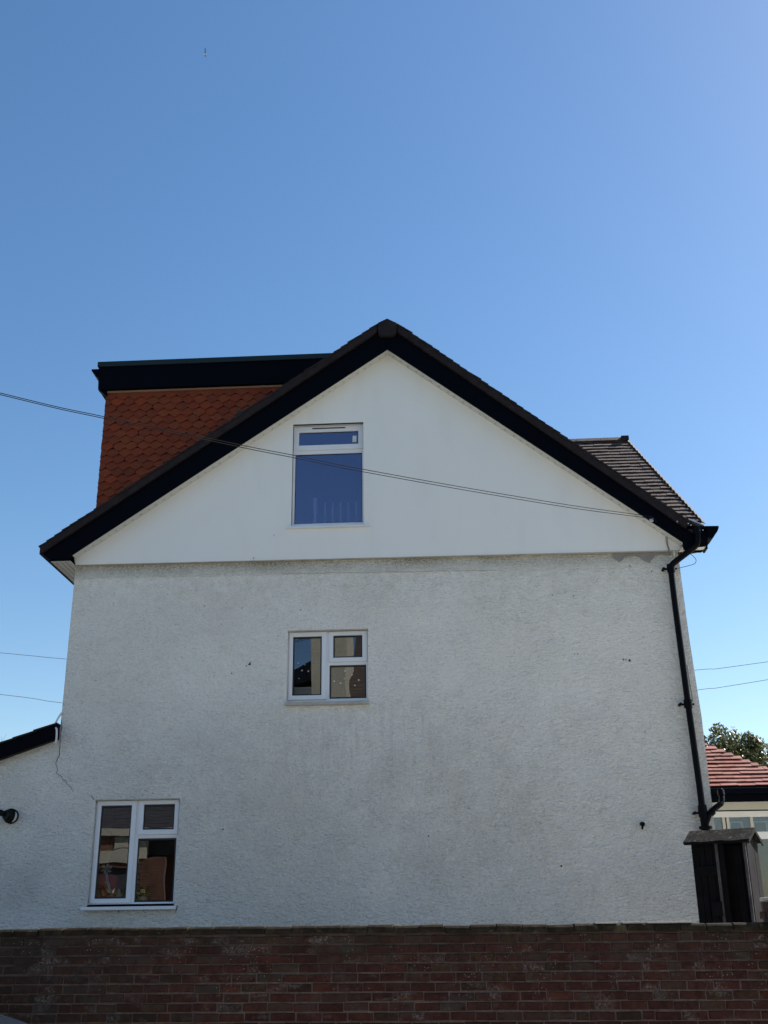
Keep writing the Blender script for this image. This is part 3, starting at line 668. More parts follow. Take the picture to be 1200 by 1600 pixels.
# things in the windows
def flat_star(x, z, r, y):
    pts = []
    for j in range(10):
        q = r if j % 2 == 0 else r*.45
        pts.append((x+q*math.cos(j*math.pi/5+.3), z+q*math.sin(j*math.pi/5+.3)))
    return MB().prism_y(pts, y, y+.001)
stars = [(-2.036,5.145,.011,'highest small white snowflake sticker in the first floor left pane, near the left edge'),
 (-1.938,5.117,.010,'small white star sticker just right of the highest one in the first floor left pane'),
 (-1.98,5.037,.017,'left of two level white stickers midway down the first floor left pane'),
 (-1.889,5.024,.017,'right of two level white stickers midway down the first floor left pane'),
 (-2.022,4.924,.012,'lowest white sticker in the first floor left pane, above the white box'),
 (-1.37,5.016,.022,'large white sticker at top middle of the first floor lower right pane'),
 (-1.248,5.017,.012,'small white sticker near the top of the first floor lower right pane'),
 (-1.27,4.959,.018,'white sticker just below the top right ones in the lower right pane'),
 (-1.377,4.906,.013,'small white sticker at the centre of the first floor lower right pane'),
 (-1.176,4.882,.022,'large white sticker nearest the right edge of the lower right pane'),
 (-1.521,4.873,.019,'white sticker nearest the left edge of the lower right pane'),
 (-1.432,4.843,.022,'lowest large white sticker in the left half of the lower right pane'),
 (-1.23,4.806,.018,'lowest white sticker in the right half of the lower right pane')]
for x, z, r, lab in stars:
    flat_star(0, 0, r*.78, 0).build('snowflake_sticker', 'whitecard', None, org=(0, 0, 0), label=lab, cat='sticker', group='white snowflake stickers on the first floor window').location = (x, WY+.0125, z)
t = empty('storage_box', (-1.98, 15.30, 4.63), 'white box standing on the inner sill behind the left pane of the first floor window', 'box')
MB().box((-2.115, 15.16, 4.64), (-1.86, 15.36, 4.79)).build('box_body', 'whitecard', t, .004)
MB().box((-2.12, 15.155, 4.79), (-1.855, 15.365, 4.815)).build('box_lid', 'white', t, .003)
t = empty('inner_sill', (-1.6, 15.25, 4.6)); t.parent = house; ORG[t.name] = ORG[house.name]; t.location = (0, 0, 0)
MB().box((-2.2, 15.14, 4.60), (-1.0, 15.42, 4.64)).build('inner_sill_board', 'white', t)
MB().box((-4.8, 15.14, 1.965), (-3.58, 15.45, 2.0)).build('inner_sill_board', 'white', t)
# red decoration with white bow, white cone, in the ground floor window
t = empty('gift_bag', (-4.6, 15.26, 2.0), 'red bag with a pale bow behind the left pane of the ground floor window', 'gift bag')
MB().add([(-4.74,15.2,2.0),(-4.47,15.2,2.0),(-4.47,15.34,2.0),(-4.74,15.34,2.0),(-4.76,15.19,2.38),(-4.45,15.19,2.31),(-4.45,15.35,2.31),(-4.76,15.35,2.38)], [(0,1,5,4),(1,2,6,5),(2,3,7,6),(3,0,4,7),(0,3,2,1),(4,5,6,7)]).build('bag', 'redcloth', t)
mb = MB()
for a_ in (20, 75, 140, 200, 255, 320):
    ux, uz = math.cos(R(a_)), math.sin(R(a_))
    mb.prism_y([(-4.60, 2.41), (-4.60+.065*ux-.02*uz, 2.41+.055*uz+.02*ux), (-4.60+.085*ux, 2.41+.07*uz), (-4.60+.065*ux+.02*uz, 2.41+.055*uz-.02*ux)], 15.17, 15.182)
mb.build('bow', 'whitecard', t)
MB().prism_y([(-4.61,2.37),(-4.59,2.25),(-4.53,2.10),(-4.50,2.11),(-4.56,2.26),(-4.58,2.37)], 15.175, 15.183).build('ribbon', 'whitecard', t)
t = MB().tube([(0,0,0),(0,0,.02),(0,0,.13),(0,0,.15)], [.055,.05,.025,.012], 12).build('white_ornament', 'whitecard', None, label='small white cone shaped ornament right of the red bag in the ground floor window', cat='ornament'); t.location = (-4.43, 15.26, 2.0)
t = MB().tube([(0,0,0),(0,0,.03),(0,0,.05)], [.05,.06,.06], 12).build('dish', 'whitecard', None, label='shallow pale dish behind the lower right pane of the ground floor window', cat='dish'); t.location = (-4.09, 15.25, 2.0)
t = MB().prism_y([(-.03,-.054),(.03,-.05),(.033,.054),(-.027,.05)], 0, .0015).build('window_label', 'whitecard', None, label='small white label stuck inside the top pane of the loft window', cat='label'); t.location = (-1.228, WL+.0105, 8.597)
t = empty('stair_banister', (-1.5, 15.6, 6.9), 'pale stair banister with turned spindles behind the loft window', 'banister')
for x, r in ((-1.84, .036), (-1.69, .012), (-1.575, .015), (-1.455, .015), (-1.34, .013), (-1.22, .012)):
    top = 7.72 if r > .03 else 7.64
    MB().tube([(x,15.26,6.9),(x,15.26,7.25),(x,15.26,7.42),(x,15.26,7.5),(x,15.26,top-.03),(x,15.26,top)], [r*.9,r*.9,r*.7,r*1.05,r,r*.9], 10).build('newel_post' if r > .03 else 'spindle', 'white', t)

# ---------------------------------------------------------------- dormer on the left slope
dm = bpy.data.objects.new('dormer', None); COL.objects.link(dm); dm.parent = house; dm.location = (0, 0, 0); ORG[dm.name] = ORG[house.name]
DX = -5.20; DY = 15.27
MB().prism_y([(DX, 6.9), (-1.2, 6.9), (-1.2, 10.0), (DX, 10.0)], DY+.02, 20.5).build('dormer_wall', 'dark', dm)
# arrowhead tiles, each an object
def arrow_tile(var):
    wv, hgt = .094, .155
    tip = -.0 + random.uniform(-.003, .003)
    l_ = -wv if not var == 'half' else 0
    out = [(l_, hgt)] + ([(l_, .060+random.uniform(-.003, .003))] if l_ else []) + [(tip, 0), (wv, .060+random.uniform(-.003, .003)), (wv, hgt)]
    n = len(out); tk = .015
    lean = lambda z: (hgt-z)*.15     # butt kicks outwards
    v = [(x, -lean(z)-tk, z) for x, z in out] + [(x, -lean(z), z) for x, z in out]
    return MB().add(v, [tuple(range(n)), tuple(range(2*n-1, n-1, -1))] + [((i+1) % n, i, i+n, (i+1) % n+n) for i in range(n)])
random.seed(21)
am = []
for v in range(5):
    me = arrow_tile(v).mesh('hanging_tile'); me.materials.append(M['hung']); am.append(me)
hm = arrow_tile('half').mesh('hanging_tile'); hm.materials.append(M['hung'])
gau, pit = .1105, .190
row = 0; z = 9.50
while z > 7.35:
    x = DX + pit*.5 + (pit*.5 if row % 2 else 0) - .01
    if row % 2: inst('hanging_tile', hm, (DX-.01, DY, z), dm)
    while True:
        if x > -1.7: break
        if z + .16 > outL(x) - .12: inst('hanging_tile', random.choice(am), (x+random.uniform(-.004, .004), DY+random.uniform(-.003, .002), z+random.uniform(-.004, .004)), dm, rot=(0, R(random.uniform(-2.6, 2.6)), 0))
        x += pit
        if outL(x) - .12 > z + .16: break
    z -= gau; row += 1
# plain top row under the fascia and pinkish batten
me = MB().add([(-.094,-.026,0),(.094,-.026,0),(.094,-.012,.15),(-.094,-.012,.15),(-.094,-.012,0),(.094,-.012,0),(.094,.0,.15),(-.094,.0,.15)], [(0,1,2,3),(5,4,7,6),(0,4,5,1),(1,5,6,2),(2,6,7,3),(3,7,4,0)]).mesh('top_tile'); me.materials.append(M['hung'])
x = DX+.09
while x < -1.9: inst('top_tile', me, (x, DY, 9.565), dm); x += .19
# front face of the dormer (faces left): edges of its tiles show as a ragged line
for r_ in range(20):
    for c_ in range(3):
        o = inst('front_tile', random.choice(am), (DX+.008, DY+.085+c_*.19+(.095 if r_ % 2 else 0), 9.50-r_*gau), dm); o.rotation_euler = (0, 0, R(-90))
MB().prism_y([(DX+.0, 9.63), (-2.2, 9.63), (-2.2, 9.665), (DX+.0, 9.665)], DY-.045, DY+.02).build('batten', 'copper', dm)
FY = 15.16
MB().prism_y([(-5.32, 9.665), (-1.35, 9.665), (-1.35, 10.06), (-5.34, 10.06)], FY, FY+.03).build('fascia', 'black', dm)
MB().prism_y([(-5.32, 9.66), (-1.35, 9.66), (-1.35, 9.68), (-5.32, 9.68)], FY+.03, DY).build('soffit', 'black', dm)
MB().box((-5.32, FY+.03, 9.67), (-5.30, 20.6, 10.06)).build('fascia', 'black', dm)
MB().prism_y([(-5.30,9.66),(-5.22,9.58),(-5.19,9.58),(-5.19,9.67)], FY+.04, FY+.09).build('corner_bracket', 'black', dm)
MB().prism_y([(-5.355, 10.06), (-1.2, 10.06), (-1.2, 10.145), (-5.355, 10.145)], FY-.03, FY+.06).build('edge_trim', 'dormtrim', dm, .004)
MB().box((-5.34, FY+.06, 10.06), (-.75, 20.6, 10.12)).build('flat_roof', 'dormtrim', dm)
gp = [(-5.33, 10.03), (-5.455, 10.03), (-5.452, 10.0), (-5.42, 9.965), (-5.39, 9.93), (-5.375, 9.90), (-5.345, 9.88), (-5.33, 9.88)]
MB().prism_y(gp[::-1], FY+.0, 20.6).build('gutter', 'black', dm)

# ---------------------------------------------------------------- side wing roof beyond the right slope
wg = bpy.data.objects.new('rear_wing', None); COL.objects.link(wg); wg.parent = house; wg.location = (0, 0, 0); ORG[wg.name] = ORG[house.name]
ry, rz_, ey, ez = 18.32, 9.9, 15.95, 7.40
rx, exx = 3.485, 4.06
random.seed(9)
mb = MB(); NC = 25
up = Vector((0, ry-ey, rz_-ez)); nrm = Vector((0, -(rz_-ez), ry-ey)).normalized()
for i in range(NC):
    t0, t1 = i/NC, (i+1)/NC
    xr = lerp(exx, rx, t0+.3/NC); xl = max(-.5, -.548+(10.40-(ez+up.z*t0))/.831 - .35)
    x = xr
    while x > xl:
        x0 = max(x-.165, xl); j = random.uniform(-.004, .005)
        b0 = Vector((0, ey, ez)) + up*t0 + nrm*(.031+j); b1 = Vector((0, ey, ez)) + up*min(1, t1+.35/NC) + nrm*.004
        q = [Vector((x0+.003, b0.y, b0.z)), Vector((x, b0.y, b0.z)), Vector((x, b1.y, b1.z)), Vector((x0+.003, b1.y, b1.z))]
        mb.prism(q, -nrm*.012); x -= .165
mb.build('wing_roof_tiles', 'wingtile', wg, kind='stuff')
MB().prism([(-.3, ey+.02, ez-.02), (exx-.02, ey+.02, ez-.02), (rx, ry, rz_-.03), (-.3, ry, rz_-.03)], (0, .02, -.03)).prism([(exx, ey, ez), (exx, ry+2.4, ez), (rx, ry, rz_)], (-.02, 0, -.02)).prism([(-.3, ry, rz_), (rx, ry, rz_), (exx, ry+2.4, ez), (-.3, ry+2.4, ez)], (0, -.01, -.03)).build('wing_roof_deck', 'dark', wg)
me = MB().prism([( -.22, -.09, -.06), (.22, -.09, -.06), (.22, 0, .03), (-.22, 0, .03)], (0, .0, .015)).prism([(-.22, .09, -.06), (.22, .09, -.06), (.22, 0, .03), (-.22, 0, .03)], (0, 0, .015)).mesh('ridge_tile'); me.materials.append(M['wingtile'])
for i in range(4): inst('ridge_tile', me, (rx-.24-i*.45, ry, rz_+.02), wg)
MB().box((rx-.10, ry-.10, rz_-.03), (rx+.04, ry+.10, rz_+.055)).build('ridge_end_cap', 'tile', wg, .01)
# hip bonnets
hv = Vector((exx, ey, ez))-Vector((rx, ry, rz_))
me = MB().prism([(-.07,0,-.03),(.0,0,.025),(.07,0,-.03),(.0,0,-.005)], (0,-.04,0)).mesh('hip_tile'); me.materials.append(M['tile'])
for i in range(26):
    p = Vector((rx, ry, rz_)) + hv*(i+.5)/26
    o = inst('hip_tile', me, p+Vector((0, 0, .02)), wg, scale=(1, 3.0, 1)); o.rotation_euler = (R(46), 0, 0)
MB().box((-.3, ey+.45, .8), (3.58, ry+2, 7.2)).build('wing_wall', 'render', wg)
MB().box((-.3, ey, ez-.2), (3.95, ey+.03, ez-.01)).build('fascia', 'black', wg)

# ---------------------------------------------------------------- outdoor light on the lean-to
t = empty('wall_light', (-5.91, 15.0, 3.098), 'round black outdoor spotlight fixed to the white lean-to wall left of the ground floor window', 'lamp')
MB().tube([(-5.91,14.999,3.098),(-5.91,14.955,3.098)], .10, 28).build('back_plate', 'lampblack', t, .006)
MB().tube([(-5.915,14.95,3.10),(-5.93,14.86,3.105),(-5.935,14.85,3.106)], [.062,.07,.06], 20).build('lamp_head', 'lampblack', t)
MB().tube([(-5.96,14.87,3.115),(-6.02,14.86,3.135),(-6.06,14.86,3.14)], [.035,.042,.04], 14).build('sensor', 'lampblack', t)
mb = MB(); n = 14
for j in range(n):
    a0, a1 = R(-75+120*j/n), R(-75+120*(j+1)/n); w0, w1 = .022*math.sin(math.pi*j/n)+.002, .022*math.sin(math.pi*(j+1)/n)+.002
    c0 = (-5.90, 3.095)
    f_ = lambda a_, r_: (c0[0]+r_*math.cos(a_), c0[1]+r_*math.sin(a_))
    mb.prism_y([f_(a0, .078-w0), f_(a0, .080), f_(a1, .080), f_(a1, .078-w1)], 14.945, 14.956)
mb.build('reflector_rim', 'white', t)

# ---------------------------------------------------------------- brick garden wall
gw = empty('garden_wall', (-.7, 10.8, 0), 'old dark red brick garden wall along the pavement with mortar smears and lichen', 'garden wall')
FYb = 10.70
MB().box((-9, FYb+.012, -.2), (2.89, FYb+.22, 1.565)).build('mortar', 'mortar', gw)
def brick_mesh(seed):
    random.seed(seed); h, dpt, ch = .0325, .10, .006
    j = lambda: random.uniform(-.0022, .0022)
    v = []
    for (x, z) in ((-.5, -h), (.5, -h), (.5, h), (-.5, h)):
        v.append((x*1.0+(j()*.8), ch, z+j()))
    for (x, z) in ((-.5, -h), (.5, -h), (.5, h), (-.5, h)):
        v.append((x*.955, j(), (z*.86)+j()))
    for (x, z) in ((-.5, -h), (.5, -h), (.5, h), (-.5, h)):
        v.append((x, dpt, z))
    f = [(4,5,6,7)] + [(i, (i+1) % 4, (i+1) % 4+4, i+4) for i in range(4)] + [((i+1) % 4, i, i+8, (i+1) % 4+8) for i in range(4)] + [(11,10,9,8)]
    mb_ = MB().add(v, f); me_ = mb_.mesh('brick'); me_.materials.append(M['brick']); return me_, mb_
bms = [brick_mesh(s) for s in range(8)]
# courses: top of the wall at about z=1.645, falling very slightly to the right
random.seed(31)
ctop = lambda x: 1.650 - (x+4.2)*.0032
rest = MB(); nb = 0
xv0, xv1 = -4.26, 2.78
for r_ in range(20):
    zc = 1.528 - r_*.0808
    x = -9 + random.uniform(0, .22)
    while x < 2.875:
        L = .218 if random.random() < .84 else random.choice((.105, .155, .175, .19))
        L += random.uniform(-.006, .006)
        if x+L > 2.885: L = 2.885-x
        if L < .04: break
        vis = x+L > xv0 and x < xv1 and r_ < 9
        me_, mbx = random.choice(bms); cx = x+L/2; cz = zc-(cx+4.2)*.0030+random.uniform(-.003, .003); oy = random.uniform(-.004, .004)
        if vis and nb < 300:
            o = inst('brick', me_, (cx, FYb+oy, cz), gw, scale=(L, 1, random.uniform(.95, 1.04)), rot=(0, R(random.uniform(-.35, .35)), 0)); nb += 1
        elif x > -6.5 or r_ < 3 or True:
            rest.add([(vx*L+cx, vy+FYb+oy, vz+cz) for vx, vy, vz in mbx.v], mbx.f)
        x += L + random.uniform(.011, .016)
rest.build('lower_bricks', 'brick', gw, kind='stuff')
# bullnosed coping bricks
cop = []
for s_ in range(5):
    random.seed(50+s_)
    pr = [(.0, -.036), (-.004, -.010), (.002, .012), (.016, .026), (.035, .033), (.20, .034), (.22, .02), (.222, -.036)]
    v = []; n = len(pr)
    for k_, xx in enumerate((-.5, -.485, .485, .5)):
        sc_ = .93 if k_ in (0, 3) else 1
        for (yy, z_) in pr: v.append((xx, .11+(yy-.11)*sc_+random.uniform(-.002, .002), z_*(.94 if k_ in (0, 3) else 1)+random.uniform(-.002, .002)))
    f = [tuple(range(n)), tuple(range(4*n-1, 3*n-1, -1))]
    for k_ in range(3):
        for i in range(n): f.append((k_*n+i, (k_+1)*n+i, (k_+1)*n+(i+1) % n, k_*n+(i+1) % n))
    me_ = MB().add(v, f).mesh('coping_brick'); me_.materials.append(M['coping']); cop.append(me_)
random.seed(77); x = -9
while x < 2.82:
    L = .226+random.uniform(-.004, .004); L = min(L, 2.885-x)
    cx = x+L/2
    inst('coping_brick', random.choice(cop), (cx, FYb-.012+random.uniform(-.004, .004), ctop(cx)-.034+random.uniform(-.009, .006)), gw, scale=(L, 1, 1), rot=(0, R(random.uniform(-1.3, 1.3)), 0)); x += L+random.uniform(.006, .013)
MB().prism_y([(-9, 1.57), (2.885, 1.555), (2.885, ctop(2.885)-.012), (-9, ctop(-9)-.012)], FYb+.01, FYb+.20).build('coping_mortar', 'mortar', gw)
cx_ = 1.32; mbp = []  # pale strips standing in for sunlight along the coping's top edge
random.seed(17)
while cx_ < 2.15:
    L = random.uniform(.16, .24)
    MB().box((cx_, FYb-.004, ctop(cx_)-.004), (cx_+L, FYb+.16, ctop(cx_)+.008+random.uniform(-.002, .003))).build('sunlit_strip', 'stone', gw, .004); cx_ += L+random.uniform(.004, .05)
# pier at the right end with a stone cap
pr_ = empty('brick_pier', (3.1, 10.8, 0), 'dark brick pier with a pale flat cap at the right end of the garden wall', 'pier')
MB().box((2.90, 10.59, -.2), (3.30, 10.96, 1.80)).build('mortar', 'mortar', pr_)
random.seed(5)
for r_ in range(11):
    z_ = 1.765-r_*.0808; x = 2.895
    for L in ((.215, .19) if r_ % 2 else (.105, .215, .08)):
        inst('brick', random.choice(bms)[0], (x+L/2, 10.578+random.uniform(-.003, .003), z_), pr_, scale=(L, .9, 1)); x += L+.012
    for yy in ((10.62, 10.85) if r_ % 2 else (10.70,)):
        o = inst('brick', random.choice(bms)[0], (2.888, yy+.06, z_), pr_, scale=(.2, .9, 1)); o.rotation_euler = (0, 0, R(-90))
MB().box((2.895, 10.56, 1.806), (3.36, 10.98, 1.838)).build('cap_stone', 'stone', pr_, .008)

# ---------------------------------------------------------------- timber store by the corner
sh = empty('timber_store', (3.40, 13.2, .8), 'narrow black timber store with a felted pitched roof between the house corner and the pier', 'store', rz=R(-30))
# local frame: x along the front (0 at right corner, negative to the left), y to the back
Wd, Dp = .64, .50
mb = MB().box((-Wd, .03, 0), (-.335, .05, 1.70)); mb.box((-.335, .15, 0), (0, .17, 1.70)); mb.box((-Wd, Dp-.02, 0), (0, Dp, 1.7)); mb.box((-Wd, .05, 0), (-Wd+.02, Dp-.02, 1.7)); mb.build('carcass', 'timber', sh)
random.seed(2); x = -Wd+.005
for i, wv in enumerate((.085, .07, .09, .035, .10, .08, .09, .06)):
    if x+wv > -.02: break
    dd = (.10+random.uniform(0, .02)) if x > -.335 else 0
    MB().box((x, .008+dd+random.uniform(0, .012), random.uniform(0, .02)), (x+wv-.007, .032+dd, 1.69-random.uniform(0, .05 if dd else .01))).build('plank', 'timber', sh); x += wv
MB().box((-.355, -.004, 0), (-.325, .03, 1.70)).build('door_stile', 'palegrain', sh)
MB().box((-Wd+.05, -.008, 1.34), (-.36, .012, 1.44)).build('door_rail', 'timber', sh)
MB().box((-Wd+.05, -.008, .62), (-.36, .012, .70)).build('door_rail', 'timber', sh)
MB().box((-.46, -.03, .90), (-.345, .01, 1.06)).build('latch_block', 'timber', sh, .004)
MB().box((-.03, -.006, 0), (.0, .03, 1.70)).build('corner_post', 'palegrain', sh)
y = .03
for i, wv in enumerate((.10, .11, .09, .10, .08)):
    MB().box((-.02, y, 0), (.004+random.uniform(0, .006), min(Dp, y+wv-.006), 1.69)).build('end_plank', 'greytimber', sh); y += wv
MB().add([(.003, .0, 1.69), (.003, Dp, 1.69), (.003, Dp/2, 1.80), (-.02, .0, 1.69), (-.02, Dp, 1.69), (-.02, Dp/2, 1.80)], [(0,1,2),(5,4,3),(0,3,4,1),(1,4,5,2),(2,5,3,0)]).build('gable_board', 'timber', sh)
ov = .04
mb = MB()
nseg = 7
for i in range(nseg):      # slightly buckled felt
    x0, x1 = -Wd-.07+i*(Wd+.13)/nseg, -Wd-.07+(i+1)*(Wd+.13)/nseg
    h0, h1 = .006*math.sin(i*2.1), .006*math.sin((i+1)*2.1)
    mb.prism([(x0, -ov, 1.70+h0), (x1, -ov, 1.70+h1), (x1, Dp/2, 1.845+h1*.5), (x0, Dp/2, 1.845+h0*.5)], (0, 0, .018))
mb.build('front_roof_slope', 'felt', sh)
MB().prism([(-Wd-.07, Dp+ov, 1.70), (.06, Dp+ov, 1.70), (.06, Dp/2+.001, 1.845), (-Wd-.07, Dp/2+.001, 1.845)], (0, 0, .018)).build('back_roof_slope', 'felt', sh)
MB().box((-Wd-.06, -ov-.008, 1.685), (.04, -ov+.004, 1.708)).build('front_eaves_batten', 'timber', sh)
MB().prism([(.045, -ov, 1.675), (.045, -ov, 1.70), (.045, Dp/2, 1.845), (.045, Dp/2, 1.815)], (.016, 0, 0)).prism([(.045, Dp+ov, 1.675), (.045, Dp+ov, 1.70), (.045, Dp/2, 1.845), (.045, Dp/2, 1.815)], (.016, 0, 0)).build('roof_edge_board', 'timber', sh)

# ---------------------------------------------------------------- neighbour's low building with red hip roof
nbh = empty('outbuilding', (4.3, 17, .8), 'low cream building with glazed front and pinkish red tiled hip roof behind the house corner', 'outbuilding')
E0, E1, ey2, ez2 = 3.56, 5.10, 16.3, 3.45
pitch = R(35); ud = Vector((0, math.cos(pitch), math.sin(pitch))); nd = Vector((0, -math.sin(pitch), math.cos(pitch)))
tp = Vector((E0, ey2+(E1-E0), ez2+(E1-E0)*math.tan(pitch)))
MB().prism([(E0, ey2+.02, ez2), (E1-.02, ey2+.02, ez2), tuple(tp)], tuple(-nd*.04)).prism([(E1, ey2, ez2), (E1, 24, ez2), (E0, 24, tp.z), tuple(tp)], (-.02, 0, -.03)).build('roof_deck', 'dark', nbh)
def rt(L):
    return MB().prism([(-L/2, 0, .030), (L/2, 0, .030), (L/2, .155*math.cos(pitch), .155*math.sin(pitch)-.002), (-L/2, .155*math.cos(pitch), .155*math.sin(pitch)-.002)], tuple(nd*.010))
me = rt(1).mesh('roof_tile'); me.materials.append(M['roofred'])
random.seed(13); g_ = .116; i = 0
while True:
    p0 = ey2 - .03 + ud.y*g_*i; z0 = ez2 - .02 + ud.z*g_*i + .01
    xh = E1 - (p0-ey2) + .02
    if xh < E0+.05: break
    x = E0 - .1 + (.12 if i % 2 else 0) + random.uniform(-.01, .01)
    while x < xh:
        L = .25+random.uniform(-.008, .008); L2 = min(L, xh-x)
        if L2 > .04: inst('roof_tile', me, (x+L2/2, p0, z0+random.uniform(0, .008)), nbh, scale=(L2-.005, 1, 1), rot=(0, R(random.uniform(-.9, .9)), 0))
        x += L
    i += 1
# right hand slope courses
mb = MB()
for i in range(14):
    q = i*g_*math.cos(pitch); zz_ = ez2+q*math.tan(pitch); mb.prism([(E1-q+.02, ey2+q, zz_), (E1-q+.02, 24, zz_), (E1-q-.11, 24, zz_+.085), (E1-q-.11, ey2+q+.1, zz_+.085)], (.0, 0, .014))
mb.build('side_roof_courses', 'roofred', nbh, kind='stuff')
yw = 16.62
MB().prism_y([(E0-.1, 3.36), (E1+.1, 3.36), (E1+.1, 3.435), (E1+.075, 3.435), (E0-.1, 3.435)], ey2-.12, ey2-.02).build('gutter', 'black', nbh, .01)
MB().box((E0-.1, ey2-.012, 3.25), (E1, ey2+.01, 3.43)).build('fascia', 'black', nbh)
MB().box((E0-.1, ey2+.012, 3.27), (E1, yw, 3.285)).build('eaves_soffit', 'cladding', nbh)
MB().box((E0-.1, yw, 3.17), (E1-.1, yw+.1, 3.27)).build('upper_fascia_board', 'cladding', nbh)
MB().box((E0-.1, yw+.01, 3.15), (E1-.1, yw+.1, 3.17)).build('shadow_gap', 'dark', nbh)
MB().box((E0-.1, yw-.01, 3.07), (E1-.1, yw+.1, 3.15)).build('head_board', 'white', nbh)
MB().box((E0-.1, yw, 2.76), (E1-.1, yw+.1, 2.86)).build('transom', 'white', nbh)
MB().box((E0-.1, yw, .8), (E1-.1, yw+.1, 1.5)).build('base_wall', 'cream', nbh)
MB().box((E1-.2, yw+.1, .8), (E1-.12, 23.5, 3.3)).build('side_wall', 'cream', nbh)
MB().box((E0-.1, yw+2.8, .8), (E1-.2, yw+2.85, 3.3)).build('inner_wall', 'cladding', nbh)
for x in (3.60, 4.02, 4.08, 4.42, 4.78):
    MB().box((x-.02, yw+.012, 1.5), (x+.02, yw+.07, 3.08)).build('mullion', 'cladding', nbh)
for x0, x1 in ((3.62, 4.0), (4.10, 4.40), (4.44, 4.76)):
    MB().box((x0, yw+.04, 2.86), (x1, yw+.045, 3.07)).build('pane', 'glass', nbh); MB().box((x0, yw+.04, 1.5), (x1, yw+.045, 2.76)).build('pane', 'glass', nbh)
    mitre_frame(x0+.05, x1-.05, 2.80, 3.03, x0+.08, x1-.08, 2.82, 3.01, yw+.25, yw+.28).build('inner_frame', 'white', nbh)
MB().tube([(4.62, 15.9, .8), (4.62, 15.9, 2.4)], .012, 6).build('corner_bead', 'cladding', nbh)

# ---------------------------------------------------------------- cables

cb = empty('service_cable', (2.95, 14.6, 7.02), 'black twin overhead service cable sagging across the gable to the right eaves', 'cable')
up_ = [(-20,-1.9,8.3),(-12,3.85,7.05),(-7.6,7.0,6.68),(-4.287,9.41,6.606),(-3.425,10.03,6.613),(-2.136,10.951,6.655),(-1.6,11.335,6.682),(-.867,11.861,6.712),(.469,12.818,6.80),(1.873,13.824,6.913),(2.957,14.601,7.031),(3.08,14.70,7.02)]
lo_ = [(-20,-1.9,8.24),(-12,3.85,7.03),(-7.6,7.0,6.66),(-4.285,9.41,6.588),(-3.424,10.028,6.592),(-2.148,10.942,6.628),(-1.599,11.336,6.652),(-.867,11.861,6.680),(.467,12.817,6.766),(1.87,13.823,6.877),(2.953,14.599,7.000),(3.08,14.70,6.995)]
MB().tube(smooth_pts(up_, 5), .0043, 6).build('upper_conductor', 'cable', cb)
MB().tube(smooth_pts(lo_, 5), .0043, 6).build('lower_conductor', 'cable', cb)
MB().box((3.02, 14.70, 6.985), (3.07, 14.74, 7.03)).build('eaves_bracket', 'galv', cb, .004)
MB().tube(smooth_pts([(3.07,14.70,7.0),(3.12,14.72,6.98),(3.19,14.84,7.02),(3.25,14.92,6.92),(3.285,14.93,6.82),(3.28,14.93,6.72),(3.30,14.93,6.62)], 6), .0038, 6).tube(smooth_pts([(3.36,14.93,6.93),(3.30,14.93,6.90),(3.27,14.93,6.82),(3.27,14.93,6.72),(3.29,14.935,6.60)], 6), .0038, 6).build('tail_wire', 'cable', cb)
MB().tube(smooth_pts([(3.50,14.85,6.56),(3.56,14.85,6.53),(3.62,14.85,6.47),(3.635,14.85,6.42),(3.60,14.85,6.375),(3.50,14.86,6.35),(3.36,14.90,6.33)], 6), .0045, 6).build('loose_loop', 'farcable', cb)
MB().box((3.352, 14.92, 6.53), (3.368, 14.96, 6.60)).build('cable_clip', 'white', cb, .002)
MB().box((3.285, 14.84, 6.49), (3.30, 14.86, 6.505)).build('cable_clip', 'white', cb, .002)
for nm, pts, lab in (('upper', [(-60,42,16.5),(-30,42,13.6),(-17.756,42,12.186),(-15.0,42,11.86),(-9,42,11.25),(4,42,10.42),(9.766,42,10.814),(12.549,42,11.072),(30,42,13.2)], 'higher of the two thin grey wires crossing the sky behind the house'),
                     ('lower', [(-60,42,15.0),(-30,42,12.1),(-17.557,42,10.495),(-15.066,42,10.107),(-9,42,9.35),(4,42,9.45),(9.752,42,10.042),(12.454,42,10.375),(30,42,12.9)], 'lower of the two thin grey wires crossing the sky behind the house')):
    MB().tube(smooth_pts(pts, 6), .011, 5).build('overhead_wire', 'farcable', None, label=lab, cat='wire', group='overhead wires behind the house')
t = empty('utility_pole', (-20, -2.0, 0), 'brown wooden utility pole across the road carrying the service cable', 'utility pole')
MB().tube([(-20,-2,0),(-20,-2,9)], [.14,.10], 12).build('pole', 'bark', t); MB().box((-20.5,-2.06,8.2),(-19.5,-1.94,8.32)).build('crossarm', 'bark', t)

